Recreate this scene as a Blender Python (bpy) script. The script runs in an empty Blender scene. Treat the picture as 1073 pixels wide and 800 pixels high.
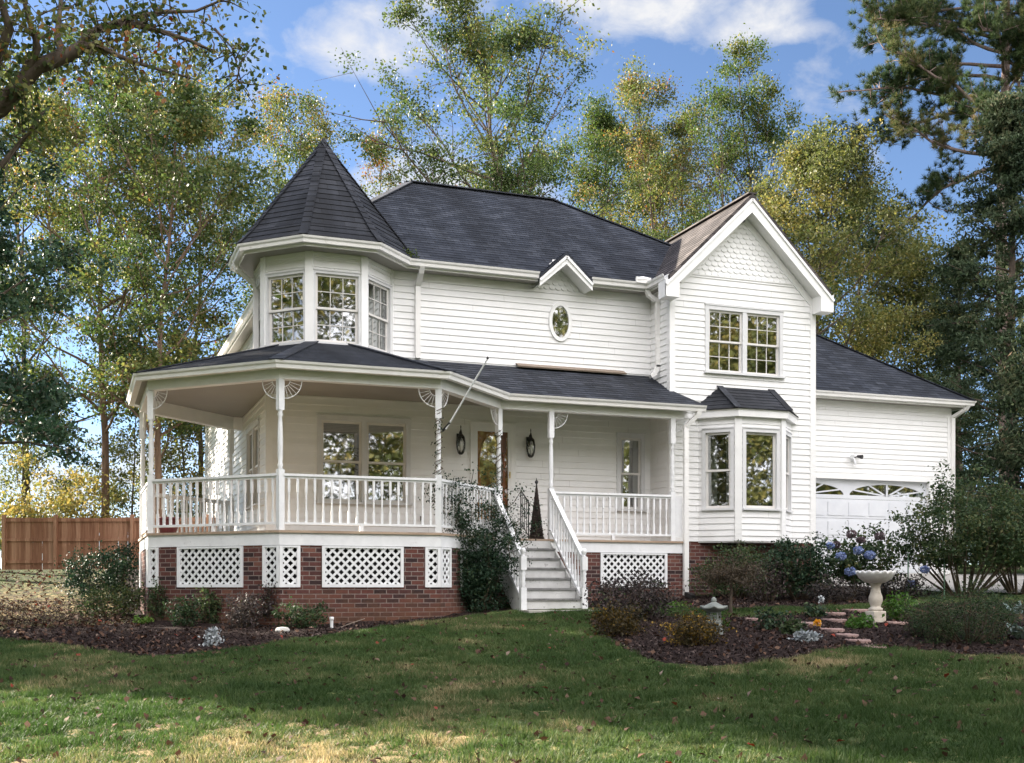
import bpy, math, random
import numpy as np
from mathutils import Vector, Matrix

random.seed(7)
SC = bpy.context.scene
COL = SC.collection
R = math.radians
PI = math.pi

# ------------------------------------------------------------------ camera model (for measuring the photograph)
FPX, TH, V0, EYE = 1220.0, R(20.5), 617.0, 1.6
ST, CT = math.sin(TH), math.cos(TH)

def ray(u, v):
    a = (u - 536.5) / FPX
    return (ST + a * CT, CT - a * ST, (V0 - v) / FPX)

def at_y(u, v, y):
    r = ray(u, v); t = y / r[1]
    return Vector((r[0] * t, y, EYE + r[2] * t))

def at_d(u, d):
    """ground-plan point at photo column u and distance d along the view axis"""
    r = ray(u, V0)
    return (r[0] * d, r[1] * d)

def z_at(v, d):
    return EYE + (V0 - v) / FPX * d

def sstep(a, b, x):
    t = min(1.0, max(0.0, (x - a) / (b - a)))
    return t * t * (3 - 2 * t)

def gz(x, y):
    """terrain height"""
    xc = min(max(x, -6.0), 20.0)
    z = 1.0 + 0.040 * (xc - 3.5)
    if y < 18.9:
        z -= 0.060 * (18.9 - max(y, 0.0))
    else:
        z += 0.055 * (min(y, 34.0) - 18.9)
    z += 0.45 * sstep(22, 34, y) * (1 - sstep(0.0, 6.0, x))
    z += 0.03 * math.sin(x * 0.9 + 1.0) * math.sin(y * 0.7)
    return z

def ground_at(u, v):
    """where the sight line through a photo pixel meets the terrain"""
    r = ray(u, v)
    t0, t = 5.0, 5.0
    while t < 80:
        if EYE + r[2] * t < gz(r[0] * t, r[1] * t):
            break
        t0 = t; t += 0.25
    for _ in range(24):
        m = (t0 + t) / 2
        if EYE + r[2] * m < gz(r[0] * m, r[1] * m): t = m
        else: t0 = m
    return Vector((r[0] * t, r[1] * t, gz(r[0] * t, r[1] * t)))

# ------------------------------------------------------------------ mesh helpers
class MB:
    def __init__(self):
        self.v, self.f, self.m, self.sm = [], [], [], []

    def face(self, pts, mat=0, smooth=False):
        b = len(self.v)
        self.v += [tuple(p) for p in pts]
        self.f.append(tuple(range(b, b + len(pts)))); self.m.append(mat); self.sm.append(smooth)

    def shape(self, verts, faces, mat=0, smooth=False):
        b = len(self.v)
        self.v += [tuple(p) for p in verts]
        for f in faces:
            self.f.append(tuple(i + b for i in f)); self.m.append(mat); self.sm.append(smooth)

    def obox(self, c, ax, ay, az, mat=0):
        c, ax, ay, az = Vector(c), Vector(ax), Vector(ay), Vector(az)
        vs = [c + ax * i + ay * j + az * k for k in (-1, 1) for j in (-1, 1) for i in (-1, 1)]
        fs = [(0, 2, 3, 1), (4, 5, 7, 6), (0, 1, 5, 4), (2, 6, 7, 3), (0, 4, 6, 2), (1, 3, 7, 5)]
        self.shape(vs, fs, mat)

    def box(self, x0, x1, y0, y1, z0, z1, mat=0):
        self.obox(((x0 + x1) / 2, (y0 + y1) / 2, (z0 + z1) / 2), ((x1 - x0) / 2, 0, 0), (0, (y1 - y0) / 2, 0), (0, 0, (z1 - z0) / 2), mat)

    def beam(self, p, q, w, h, side=None, mat=0):
        """box from p to q; w across (horizontal unless side is given), h the other way"""
        p, q = Vector(p), Vector(q)
        d = (q - p)
        L = d.length; d = d / L
        if side is None:
            side = d.cross(Vector((0, 0, 1)))
            if side.length < 1e-4: side = Vector((1, 0, 0))
        side = Vector(side).normalized()
        up = side.cross(d).normalized()
        self.obox((p + q) / 2, d * L / 2, side * w / 2, up * h / 2, mat)

    def tube(self, pts, rad, n=8, mat=0, caps=True, smooth=True):
        pts = [Vector(p) for p in pts]
        if not hasattr(rad, '__len__'): rad = [rad] * len(pts)
        ring, prev = [], None
        vs, fs = [], []
        for i, p in enumerate(pts):
            d = (pts[min(i + 1, len(pts) - 1)] - pts[max(i - 1, 0)]).normalized()
            if prev is None:
                a = d.cross(Vector((0, 0, 1)))
                if a.length < 1e-3: a = d.cross(Vector((1, 0, 0)))
                a.normalize()
            else:
                a = prev - d * prev.dot(d)
                if a.length < 1e-4: a = d.orthogonal()
                a.normalize()
            prev = a
            b = d.cross(a)
            for k in range(n):
                t = 2 * PI * k / n
                vs.append(p + (a * math.cos(t) + b * math.sin(t)) * rad[i])
        for i in range(len(pts) - 1):
            for k in range(n):
                k2 = (k + 1) % n
                fs.append((i * n + k, i * n + k2, (i + 1) * n + k2, (i + 1) * n + k))
        self.shape(vs, fs, mat, smooth)
        if caps:
            self.shape(vs[:n], [tuple(range(n - 1, -1, -1))], mat)
            self.shape(vs[-n:], [tuple(range(n))], mat)

    def lathe(self, prof, c, n=24, mat=0, smooth=True, wob=None):
        """prof: list of (radius, z); wob(angle, radius, z) -> (radius, z)"""
        vs, fs = [], []
        for (r, z) in prof:
            for k in range(n):
                t = 2 * PI * k / n
                rr, zz = wob(t, r, z) if wob else (r, z)
                vs.append((c[0] + rr * math.cos(t), c[1] + rr * math.sin(t), c[2] + zz))
        for i in range(len(prof) - 1):
            for k in range(n):
                k2 = (k + 1) % n
                fs.append((i * n + k, i * n + k2, (i + 1) * n + k2, (i + 1) * n + k))
        fs.append(tuple(range(n - 1, -1, -1)))
        m = (len(prof) - 1) * n
        fs.append(tuple(range(m, m + n)))
        self.shape(vs, fs, mat, smooth)

    def prism(self, poly, z0, z1, mat=0):
        n = len(poly)
        vs = [(p[0], p[1], z0) for p in poly] + [(p[0], p[1], z1) for p in poly]
        fs = [tuple(range(n - 1, -1, -1)), tuple(range(n, 2 * n))]
        fs += [(i, (i + 1) % n, n + (i + 1) % n, n + i) for i in range(n)]
        self.shape(vs, fs, mat)

    def sweep(self, path, prof, z, mat=0, cap=True):
        """path: 2D points walked with the outside on the right hand; prof: closed list of (outward, up)"""
        P = [Vector((p[0], p[1])) for p in path]
        nrm = []
        for i in range(len(P)):
            def nn(a, b):
                d = (b - a).normalized(); return Vector((d.y, -d.x))
            if i == 0: m = nn(P[0], P[1])
            elif i == len(P) - 1: m = nn(P[-2], P[-1])
            else:
                n1, n2 = nn(P[i - 1], P[i]), nn(P[i], P[i + 1])
                m = (n1 + n2).normalized(); m = m / max(0.2, m.dot(n1))
            nrm.append(m)
        k = len(prof)
        vs = [(P[i].x + nrm[i].x * o, P[i].y + nrm[i].y * o, z + h) for i in range(len(P)) for (o, h) in prof]
        fs = []
        for i in range(len(P) - 1):
            for j in range(k):
                j2 = (j + 1) % k
                fs.append((i * k + j, (i + 1) * k + j, (i + 1) * k + j2, i * k + j2))
        if cap:
            fs.append(tuple(range(k))); m = (len(P) - 1) * k
            fs.append(tuple(range(m + k - 1, m - 1, -1)))
        self.shape(vs, fs, mat)

    def build(self, name, mats, parent=None, bevel=0.0):
        me = bpy.data.meshes.new(name)
        me.from_pydata(self.v, [], self.f)
        if not isinstance(mats, (list, tuple)): mats = [mats]
        for m in mats: me.materials.append(m)
        me.polygons.foreach_set('material_index', self.m)
        me.polygons.foreach_set('use_smooth', self.sm)
        me.update()
        uv = me.uv_layers.new(name='UVMap')
        co = [v.co for v in me.vertices]
        data = [0.0] * (2 * len(me.loops))
        for p in me.polygons:
            n = p.normal
            if abs(n.z) > 0.985: tu, tv = Vector((1, 0, 0)), Vector((0, 1, 0))
            else:
                tu = Vector((-n.y, n.x, 0)).normalized(); tv = n.cross(tu)
            for li in p.loop_indices:
                c = co[me.loops[li].vertex_index]
                data[2 * li] = c.dot(tu); data[2 * li + 1] = c.dot(tv)
        uv.data.foreach_set('uv', data)
        o = bpy.data.objects.new(name, me)
        COL.objects.link(o)
        adopt(o, parent)
        if bevel > 0:
            b = o.modifiers.new('bevel', 'BEVEL'); b.width = bevel; b.segments = 2; b.limit_method = 'ANGLE'
        return o

def adopt(o, parent):
    if parent is not None:
        o.parent = parent
        if parent.type == 'EMPTY':
            o.matrix_parent_inverse = Matrix.Translation(-Vector(parent.location))

def tag(o, label=None, cat=None, group=None, kind=None):
    if label: o['label'] = label
    if cat: o['category'] = cat
    if group: o['group'] = group
    if kind: o['kind'] = kind
    return o

def thing(name, loc, label, cat, group=None):
    o = bpy.data.objects.new(name, None)
    COL.objects.link(o)
    o.empty_display_size = 0.2
    o.location = loc
    return tag(o, label, cat, group)

def np_mesh(name, V, nper, mats, parent=None, tint=None, smooth=False):
    """many separate faces with nper corners each, V is (N*nper, 3)"""
    V = np.asarray(V, dtype=np.float32)
    N = len(V) // nper
    me = bpy.data.meshes.new(name)
    me.vertices.add(len(V)); me.vertices.foreach_set('co', V.ravel())
    me.loops.add(len(V)); me.loops.foreach_set('vertex_index', np.arange(len(V), dtype=np.int32))
    me.polygons.add(N); me.polygons.foreach_set('loop_start', np.arange(0, len(V), nper, dtype=np.int32))
    if tint is not None:
        a = me.attributes.new('tint', 'FLOAT', 'FACE'); a.data.foreach_set('value', np.asarray(tint, dtype=np.float32))
    me.update(calc_edges=True)
    for m in (mats if isinstance(mats, (list, tuple)) else [mats]): me.materials.append(m)
    o = bpy.data.objects.new(name, me); COL.objects.link(o); adopt(o, parent)
    return o

# ------------------------------------------------------------------ materials
def new_mat(name):
    m = bpy.data.materials.new(name); m.use_nodes = True
    nt = m.node_tree
    return m, nt, nt.nodes['Principled BSDF']

def node(nt, typ, **kw):
    n = nt.nodes.new(typ)
    for k, v in kw.items():
        if k in n.inputs: n.inputs[k].default_value = v
        else: setattr(n, k, v)
    return n

def ramp(nt, fac, stops, interp='LINEAR'):
    r = nt.nodes.new('ShaderNodeValToRGB')
    r.color_ramp.interpolation = interp
    e = r.color_ramp.elements
    while len(e) < len(stops): e.new(0.5)
    for i, (p, c) in enumerate(stops):
        e[i].position = p; e[i].color = (*c, 1) if len(c) == 3 else c
    if fac is not None: nt.links.new(fac, r.inputs['Fac'])
    return r

def mixc(nt, fac, a, b, blend='MIX'):
    m = nt.nodes.new('ShaderNodeMix'); m.data_type = 'RGBA'; m.blend_type = blend
    for key, val in ((0, fac), (6, a), (7, b)):
        if hasattr(val, 'default_value') or hasattr(val, 'links'): nt.links.new(val, m.inputs[key])
        elif isinstance(val, (int, float)): m.inputs[key].default_value = val
        else: m.inputs[key].default_value = (*val, 1) if len(val) == 3 else val
    return m.outputs[2]

def noise(nt, vec, scale, detail=4, rough=0.55, dist=0.0):
    n = node(nt, 'ShaderNodeTexNoise', Scale=scale, Detail=detail, Roughness=rough, Distortion=dist)
    if vec is not None: nt.links.new(vec, n.inputs['Vector'])
    return n.outputs['Fac']

def coord(nt, kind='Object'):
    return nt.nodes.new('ShaderNodeTexCoord').outputs[kind]

def mapping(nt, vec, scale=(1, 1, 1), rot=(0, 0, 0), loc=(0, 0, 0)):
    m = nt.nodes.new('ShaderNodeMapping')
    m.inputs['Scale'].default_value = scale; m.inputs['Rotation'].default_value = rot; m.inputs['Location'].default_value = loc
    nt.links.new(vec, m.inputs['Vector'])
    return m.outputs[0]

def bump(nt, bsdf, h, strength=0.3, dist=0.01):
    b = node(nt, 'ShaderNodeBump', Strength=strength, Distance=dist)
    nt.links.new(h, b.inputs['Height']); nt.links.new(b.outputs[0], bsdf.inputs['Normal'])

def mottled(name, c1, c2, scale=3.0, rough=0.6, bumps=0.15, bscale=40, spec=0.35, stretch=(1, 1, 1), stain=None):
    m, nt, b = new_mat(name)
    v = mapping(nt, coord(nt), stretch)
    f = noise(nt, v, scale, 6, 0.62)
    r = ramp(nt, f, [(0.3, c1), (0.7, c2)])
    col = r.outputs[0]
    if stain:
        g = ramp(nt, noise(nt, v, stain[1], 8, 0.7), [(stain[2], (0, 0, 0)), (stain[2] + 0.16, (1, 1, 1))])
        col = mixc(nt, g.outputs[0], col, stain[0])
    nt.links.new(col, b.inputs['Base Color'])
    b.inputs['Roughness'].default_value = rough
    b.inputs['Specular IOR Level'].default_value = spec
    if bumps: bump(nt, b, noise(nt, v, bscale, 3), bumps, 0.006)
    return m

M = {}
M['siding'] = mottled('white_siding_paint', (.78, .78, .775), (.84, .84, .835), 2.0, 0.55, 0.05, 60, stain=((.70, .69, .66), 1.3, .60))
def board_tone(m):
    """each course of boards a hair lighter or darker than its neighbours, as repainted wood is"""
    nt = m.node_tree; b = nt.nodes['Principled BSDF']; src = b.inputs['Base Color'].links[0].from_socket
    t = ramp(nt, noise(nt, mapping(nt, coord(nt), (.22, .22, 7.87)), 1.0, 2, .5), [(.3, (.945, .945, .94)), (.6, (1, 1, 1))])
    col = mixc(nt, 1.0, src, t.outputs[0], 'MULTIPLY')
    so = nt.nodes.new('ShaderNodeSeparateXYZ'); nt.links.new(coord(nt), so.inputs[0])
    su = nt.nodes.new('ShaderNodeSeparateXYZ'); nt.links.new(coord(nt, 'UV'), su.inputs[0])
    def mth(op, a, b_=None, c_=None):
        n = node(nt, 'ShaderNodeMath', operation=op)
        for i, q in enumerate((a, b_, c_)):
            if q is None: continue
            if isinstance(q, (int, float)): n.inputs[i].default_value = q
            else: nt.links.new(q, n.inputs[i])
        return n.outputs[0]
    course = mth('FLOOR', mth('DIVIDE', mth('ADD', so.outputs[2], 20 * .127 - 2.55), .127))
    wn = node(nt, 'ShaderNodeTexWhiteNoise', noise_dimensions='1D'); nt.links.new(course, wn.inputs['W'])
    f = mth('MODULO', mth('MULTIPLY_ADD', wn.outputs['Value'], 3.6, mth('ADD', su.outputs[0], 50)), 3.6)
    joint = mth('LESS_THAN', f, .007)
    nt.links.new(mixc(nt, mth('MULTIPLY', joint, .45), col, (.25, .24, .23)), b.inputs['Base Color'])
board_tone(M['siding'])
M['trim'] = mottled('white_trim_paint', (.76, .76, .75), (.83, .83, .82), 3.0, 0.5, 0.05, 70, stain=((.60, .59, .56), 3.0, .64))
M['sash'] = mottled('off_white_sash_paint', (.62, .60, .57), (.70, .68, .65), 3.0, 0.5, 0.05, 70)
M['casing'] = mottled('pale_grey_casing_paint', (.58, .585, .59), (.66, .665, .67), 3.0, 0.5, 0.05, 70, stain=((.50, .49, .47), 3.0, .64))
M['rail'] = mottled('weathered_white_rail', (.70, .71, .72), (.80, .81, .82), 6.0, 0.55, 0.1, 60, stain=((.42, .42, .42), 7.0, .62))
M['step_riser'] = mottled('scuffed_white_riser', (.50, .50, .49), (.68, .68, .67), 4.0, 0.65, 0.2, 50, stain=((.13, .12, .12), 8.0, .58))
M['tread'] = mottled('grey_worn_tread', (.13, .13, .13), (.27, .27, .265), 5.0, 0.7, 0.2, 50, stain=((.07, .07, .06), 6.0, .52))
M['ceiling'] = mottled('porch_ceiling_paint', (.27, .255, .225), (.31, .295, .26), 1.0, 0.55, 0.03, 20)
M['deck'] = mottled('deck_boards', (.30, .22, .16), (.46, .35, .26), 6, 0.7, 0.2, 30, stretch=(0.3, 3, 1))
M['gutter'] = mottled('white_gutter_enamel', (.74, .73, .71), (.82, .81, .79), 2.5, 0.38, 0.03, 20, 0.5, stain=((.55, .53, .49), 3.5, .60))
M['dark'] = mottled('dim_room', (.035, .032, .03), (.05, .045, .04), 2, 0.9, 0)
M['shade_black'] = mottled('black_shade_backing', (.012, .012, .012), (.02, .02, .02), 2, 0.9, 0)  # near-black colour standing in for the shade under porch and house
M['black'] = mottled('black_iron', (.012, .012, .013), (.025, .025, .026), 20, 0.45, 0.2, 80, 0.5)
M['garage_paint'] = mottled('pale_garage_door_paint', (.60, .62, .66), (.68, .70, .73), 2.5, .5, .05, 60)
M['brass'] = mottled('worn_brass', (.55, .40, .15), (.65, .48, .2), 20, 0.35, 0.1)
M['brass'].node_tree.nodes['Principled BSDF'].inputs['Metallic'].default_value = 0.9
M['curtain'] = mottled('white_curtain', (.55, .54, .52), (.66, .65, .62), 8, 0.9, 0.2, 30, stretch=(6, 6, .3))
M['bare_wood'] = mottled('weathered_plank', (.17, .13, .10), (.30, .24, .19), 4, 0.8, 0.4, 30, stretch=(.4, 4, 4))
M['concrete'] = mottled('cast_concrete', (.42, .41, .38), (.58, .56, .52), 7, 0.85, 0.5, 60, 0.2, stain=((.25, .25, .21), 5, .60))
M['lichen_stone'] = mottled('lichen_stone', (.15, .165, .155), (.28, .30, .28), 9, 0.9, 0.6, 50, 0.2, stain=((.12, .13, .10), 8, .56))
M['birdbath'] = mottled('pale_cast_stone', (.48, .43, .36), (.62, .57, .49), 8, 0.85, 0.5, 60, 0.2, stain=((.33, .27, .21), 6, .60))
M['bowl'] = mottled('white_cast_stone', (.60, .60, .58), (.74, .73, .71), 8, 0.8, 0.5, 60, 0.2, stain=((.36, .33, .28), 7, .62))
M['flagstone'] = mottled('red_flagstone', (.26, .17, .15), (.40, .28, .25), 6, 0.9, 0.5, 40, 0.2, stain=((.13, .09, .08), 9, .60))
M['pad'] = mottled('concrete_pad', (.30, .29, .26), (.42, .40, .36), 4, 0.9, 0.4, 60, 0.2)
M['pot'] = mottled('dark_red_pot', (.10, .025, .03), (.15, .04, .045), 6, 0.5, 0.1)
M['green_stake'] = mottled('green_stake_enamel', (.12, .22, .15), (.18, .30, .20), 8, 0.5, 0)
M['pipe'] = mottled('white_plastic', (.72, .72, .72), (.8, .8, .8), 8, 0.4, 0)
M['bark'] = mottled('grey_brown_bark', (.055, .042, .032), (.13, .105, .085), 5, 0.95, 1.0, 14, 0.1, stretch=(3, 3, .6))
M['bark_warm'] = mottled('warm_bark', (.10, .065, .045), (.20, .14, .10), 5, 0.95, 1.0, 14, 0.1, stretch=(3, 3, .6))
M['pine_bark'] = mottled('pine_bark', (.12, .085, .075), (.26, .20, .18), 6, 0.95, 1.0, 12, 0.1, stretch=(2.5, 2.5, .7))
M['stem'] = mottled('shrub_stem', (.06, .045, .03), (.12, .09, .06), 8, 0.9, 0.3)
M['cloth_black'] = mottled('black_plastic', (.015, .015, .015), (.03, .03, .03), 8, 0.5, 0)

def brick_mat():
    m, nt, b = new_mat('red_brown_brick')
    uv = coord(nt, 'UV')
    bt = node(nt, 'ShaderNodeTexBrick', Scale=1.0)
    bt.offset = 0.5
    for k, val in (('Brick Width', .215), ('Row Height', .0755), ('Mortar Size', .0075), ('Mortar Smooth', .15), ('Bias', 0.0)): bt.inputs[k].default_value = val
    bt.inputs['Color1'].default_value = (0, 0, 0, 1); bt.inputs['Color2'].default_value = (1, 1, 1, 1); bt.inputs['Mortar'].default_value = (.5, .5, .5, 1)
    nt.links.new(uv, bt.inputs['Vector'])
    cr = ramp(nt, bt.outputs['Color'], [(0.0, (.020, .016, .018)), (.20, (.030, .020, .022)), (.30, (.070, .030, .028)), (.55, (.135, .050, .038)), (.75, (.085, .034, .032)), (1.0, (.19, .085, .062))])
    fine = noise(nt, coord(nt), 30, 5)
    c2 = mixc(nt, 0.22, cr.outputs[0], ramp(nt, fine, [(.3, (.045, .024, .022)), (.7, (.16, .08, .068))]).outputs[0])
    mort = ramp(nt, noise(nt, coord(nt), 12, 4), [(.3, (.15, .12, .11)), (.7, (.27, .22, .20))])
    col = mixc(nt, bt.outputs['Fac'], c2, mort.outputs[0])
    so = nt.nodes.new('ShaderNodeSeparateXYZ'); nt.links.new(coord(nt), so.inputs[0])
    sp = node(nt, 'ShaderNodeMath', operation='MULTIPLY_ADD'); nt.links.new(noise(nt, coord(nt), 3.5, 6, .7), sp.inputs[0]); sp.inputs[1].default_value = 1.5; nt.links.new(so.outputs[2], sp.inputs[2])
    spf = ramp(nt, sp.outputs[0], [(0, (.75, .75, .75)), (1, (0, 0, 0))])
    mrs = node(nt, 'ShaderNodeMapRange'); nt.links.new(sp.outputs[0], mrs.inputs[0]); mrs.inputs[1].default_value = 1.65; mrs.inputs[2].default_value = 2.35; nt.links.new(mrs.outputs[0], spf.inputs['Fac'])
    col = mixc(nt, spf.outputs[0], col, (.13, .065, .038))
    nt.links.new(col, b.inputs['Base Color'])
    b.inputs['Roughness'].default_value = .9; b.inputs['Specular IOR Level'].default_value = .2
    inv = node(nt, 'ShaderNodeMath', operation='SUBTRACT'); inv.inputs[0].default_value = 1; nt.links.new(bt.outputs['Fac'], inv.inputs[1])
    bump(nt, b, inv.outputs[0], 0.6, 0.008)
    return m
M['brick'] = brick_mat()

def shingle_mat(name, row=.14, wid=.30, tones=((.014, .0175, .025), (.024, .029, .040), (.042, .048, .061))):
    m, nt, b = new_mat(name)
    uv = coord(nt, 'UV')
    bt = node(nt, 'ShaderNodeTexBrick', Scale=1.0)
    bt.offset = 0.5
    for k, val in (('Brick Width', wid), ('Row Height', row), ('Mortar Size', .006), ('Mortar Smooth', .3)): bt.inputs[k].default_value = val
    bt.inputs['Color1'].default_value = (0, 0, 0, 1); bt.inputs['Color2'].default_value = (1, 1, 1, 1); bt.inputs['Mortar'].default_value = (.5, .5, .5, 1)
    nt.links.new(uv, bt.inputs['Vector'])
    c = ramp(nt, bt.outputs['Color'], [(0, tones[0]), (.5, tones[1]), (1, tones[2])])
    streak = noise(nt, mapping(nt, uv, (1.3, .16, 1)), 1.0, 6, .65)
    s = ramp(nt, streak, [(.32, (.50, .50, .52)), (.50, (.90, .90, .91)), (.70, (1.6, 1.57, 1.57))])
    col = mixc(nt, 1.0, c.outputs[0], s.outputs[0], 'MULTIPLY')
    gr = ramp(nt, noise(nt, coord(nt), 130, 2), [(.35, (.55, .55, .55)), (.65, (1.4, 1.4, 1.4))])
    col = mixc(nt, .8, col, mixc(nt, 1.0, col, gr.outputs[0], 'MULTIPLY'))
    col = mixc(nt, bt.outputs['Fac'], col, (.012, .012, .014))
    nt.links.new(col, b.inputs['Base Color'])
    b.inputs['Roughness'].default_value = .82; b.inputs['Specular IOR Level'].default_value = .35
    # every row a little wedge: height falls up the slope
    sep = nt.nodes.new('ShaderNodeSeparateXYZ'); nt.links.new(uv, sep.inputs[0])
    md = node(nt, 'ShaderNodeMath', operation='MODULO'); nt.links.new(sep.outputs[1], md.inputs[0]); md.inputs[1].default_value = row
    ad = node(nt, 'ShaderNodeMath', operation='ADD'); nt.links.new(md.outputs[0], ad.inputs[0])
    ml = node(nt, 'ShaderNodeMath', operation='MULTIPLY'); nt.links.new(noise(nt, coord(nt), 90, 3), ml.inputs[0]); ml.inputs[1].default_value = .10
    m3 = node(nt, 'ShaderNodeMath', operation='MULTIPLY'); nt.links.new(bt.outputs['Fac'], m3.inputs[0]); m3.inputs[1].default_value = -.12
    ad2 = node(nt, 'ShaderNodeMath', operation='ADD'); nt.links.new(ml.outputs[0], ad2.inputs[0]); nt.links.new(m3.outputs[0], ad2.inputs[1])
    nt.links.new(ad2.outputs[0], ad.inputs[1])
    bump(nt, b, ad2.outputs[0], 0.5, 0.06)
    return m
M['shingle'] = shingle_mat('asphalt_shingles')
M['shingle_sunlit'] = shingle_mat('sunlit_shingles', tones=((.045, .038, .036), (.075, .064, .062), (.11, .096, .092)))  # same shingles as the main roof, with the sunlit tone put into the colour
M['shingle_turret'] = shingle_mat('turret_shingles', .150, .40, ((.014, .016, .021), (.021, .024, .031), (.034, .037, .045)))

def glass_mat(name, refl=.30):
    m = bpy.data.materials.new(name); m.use_nodes = True
    nt = m.node_tree; nt.nodes.clear()
    out = nt.nodes.new('ShaderNodeOutputMaterial')
    tr = node(nt, 'ShaderNodeBsdfTransparent'); tr.inputs[0].default_value = (.72, .76, .74, 1)
    gl = node(nt, 'ShaderNodeBsdfGlossy'); gl.inputs['Roughness'].default_value = .020; gl.inputs['Color'].default_value = (.93, .95, .95, 1)
    wob = node(nt, 'ShaderNodeBump', Strength=.04, Distance=.02)
    nt.links.new(noise(nt, coord(nt), 1.7, 2), wob.inputs['Height']); nt.links.new(wob.outputs[0], gl.inputs['Normal'])
    fr = node(nt, 'ShaderNodeFresnel', IOR=1.5)
    mr = node(nt, 'ShaderNodeMapRange'); nt.links.new(fr.outputs[0], mr.inputs[0])
    mr.inputs[1].default_value = .04; mr.inputs[2].default_value = 1; mr.inputs[3].default_value = refl; mr.inputs[4].default_value = 1
    mx = nt.nodes.new('ShaderNodeMixShader')
    nt.links.new(mr.outputs[0], mx.inputs[0]); nt.links.new(tr.outputs[0], mx.inputs[1]); nt.links.new(gl.outputs[0], mx.inputs[2])
    nt.links.new(mx.outputs[0], out.inputs[0])
    return m
M['glass'] = glass_mat('window_glass', .34)
M['storm_glass'] = glass_mat('storm_door_glass', .10)
M['lamp_glass'] = glass_mat('lantern_glass', .12)
for k_ in ('storm_glass', 'lamp_glass'): [n for n in M[k_].node_tree.nodes if n.type == 'BSDF_TRANSPARENT'][0].inputs[0].default_value = (.95, .96, .95, 1)

def wood_boards(name, c1, c2, c3, board, axis='u', rough=.75):
    """boards told apart by a random shade along UV u, grain along v"""
    m, nt, b = new_mat(name)
    uv = coord(nt, 'UV')
    sep = nt.nodes.new('ShaderNodeSeparateXYZ'); nt.links.new(uv, sep.inputs[0])
    dv = node(nt, 'ShaderNodeMath', operation='DIVIDE'); nt.links.new(sep.outputs[0], dv.inputs[0]); dv.inputs[1].default_value = board
    fl = node(nt, 'ShaderNodeMath', operation='FLOOR'); nt.links.new(dv.outputs[0], fl.inputs[0])
    wn = node(nt, 'ShaderNodeTexWhiteNoise', noise_dimensions='1D'); nt.links.new(fl.outputs[0], wn.inputs['W'])
    g = noise(nt, mapping(nt, uv, (30, 1.6, 1)), 1.0, 5, .6, .5)
    ad = node(nt, 'ShaderNodeMath', operation='MULTIPLY_ADD'); nt.links.new(wn.outputs['Value'], ad.inputs[0]); ad.inputs[1].default_value = .5; nt.links.new(g, ad.inputs[2])
    r = ramp(nt, ad.outputs[0], [(.35, c1), (.7, c2), (1.0, c3)])
    nt.links.new(r.outputs[0], b.inputs['Base Color'])
    b.inputs['Roughness'].default_value = rough; b.inputs['Specular IOR Level'].default_value = .25
    bump(nt, b, g, .25, .004)
    return m
M['fence'] = wood_boards('cedar_fence_boards', (.15, .066, .038), (.245, .122, .074), (.35, .20, .13), .14)
M['door'] = wood_boards('varnished_door_wood', (.24, .065, .018), (.40, .13, .04), (.52, .20, .07), .3, rough=.35)

def leaf_mat(name, stops, trans=.4, rough=.55, spec=.25):
    m = bpy.data.materials.new(name); m.use_nodes = True
    nt = m.node_tree; b = nt.nodes['Principled BSDF']
    at = nt.nodes.new('ShaderNodeAttribute'); at.attribute_name = 'tint'
    r = ramp(nt, at.outputs['Fac'], stops)
    nt.links.new(r.outputs[0], b.inputs['Base Color'])
    b.inputs['Roughness'].default_value = rough; b.inputs['Specular IOR Level'].default_value = spec
    tl = nt.nodes.new('ShaderNodeBsdfTranslucent')
    hs = node(nt, 'ShaderNodeHueSaturation', Saturation=1.15, Value=1.5); nt.links.new(r.outputs[0], hs.inputs['Color'])
    nt.links.new(hs.outputs[0], tl.inputs['Color'])
    mx = nt.nodes.new('ShaderNodeMixShader'); mx.inputs[0].default_value = trans
    nt.links.new(b.outputs[0], mx.inputs[1]); nt.links.new(tl.outputs[0], mx.inputs[2])
    nt.links.new(mx.outputs[0], nt.nodes['Material Output'].inputs['Surface'])
    return m
L = {}
L['fall'] = leaf_mat('autumn_leaves', [(0, (.035, .060, .020)), (.35, (.070, .100, .032)), (.62, (.135, .150, .048)), (.82, (.22, .18, .060)), (.94, (.26, .13, .050)), (1, (.24, .07, .03))], .34)
L['green'] = leaf_mat('green_leaves', [(0, (.028, .055, .018)), (.5, (.055, .085, .025)), (.85, (.10, .12, .035)), (1, (.18, .15, .045))])
L['yellow'] = leaf_mat('yellowing_leaves', [(0, (.040, .058, .020)), (.4, (.095, .112, .038)), (.75, (.19, .185, .062)), (1, (.27, .21, .075))], .34)
L['dark'] = leaf_mat('glossy_dark_leaves', [(0, (.012, .030, .018)), (.6, (.025, .052, .028)), (1, (.06, .085, .035))], .15, .55, .2)
L['cedar'] = leaf_mat('cedar_sprays', [(0, (.024, .040, .022)), (.5, (.048, .070, .036)), (.85, (.085, .090, .048)), (1, (.13, .09, .055))], .2, .7, .15)
L['pine'] = leaf_mat('pine_needles', [(0, (.025, .045, .022)), (.5, (.055, .082, .034)), (.85, (.10, .115, .045)), (1, (.17, .13, .065))], .25, .65, .15)
L['shrub'] = leaf_mat('shrub_leaves', [(0, (.018, .036, .018)), (.5, (.040, .068, .030)), (.85, (.07, .10, .04)), (1, (.12, .12, .05))], .25, .6, .2)
L['fresh'] = leaf_mat('fresh_leaves', [(0, (.045, .10, .02)), (.6, (.08, .17, .03)), (1, (.14, .22, .05))], .3, .5)
L['purple'] = leaf_mat('purplish_leaves', [(0, (.022, .022, .020)), (.45, (.05, .042, .04)), (.75, (.085, .06, .058)), (1, (.05, .08, .03))], .2, .55)
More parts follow.
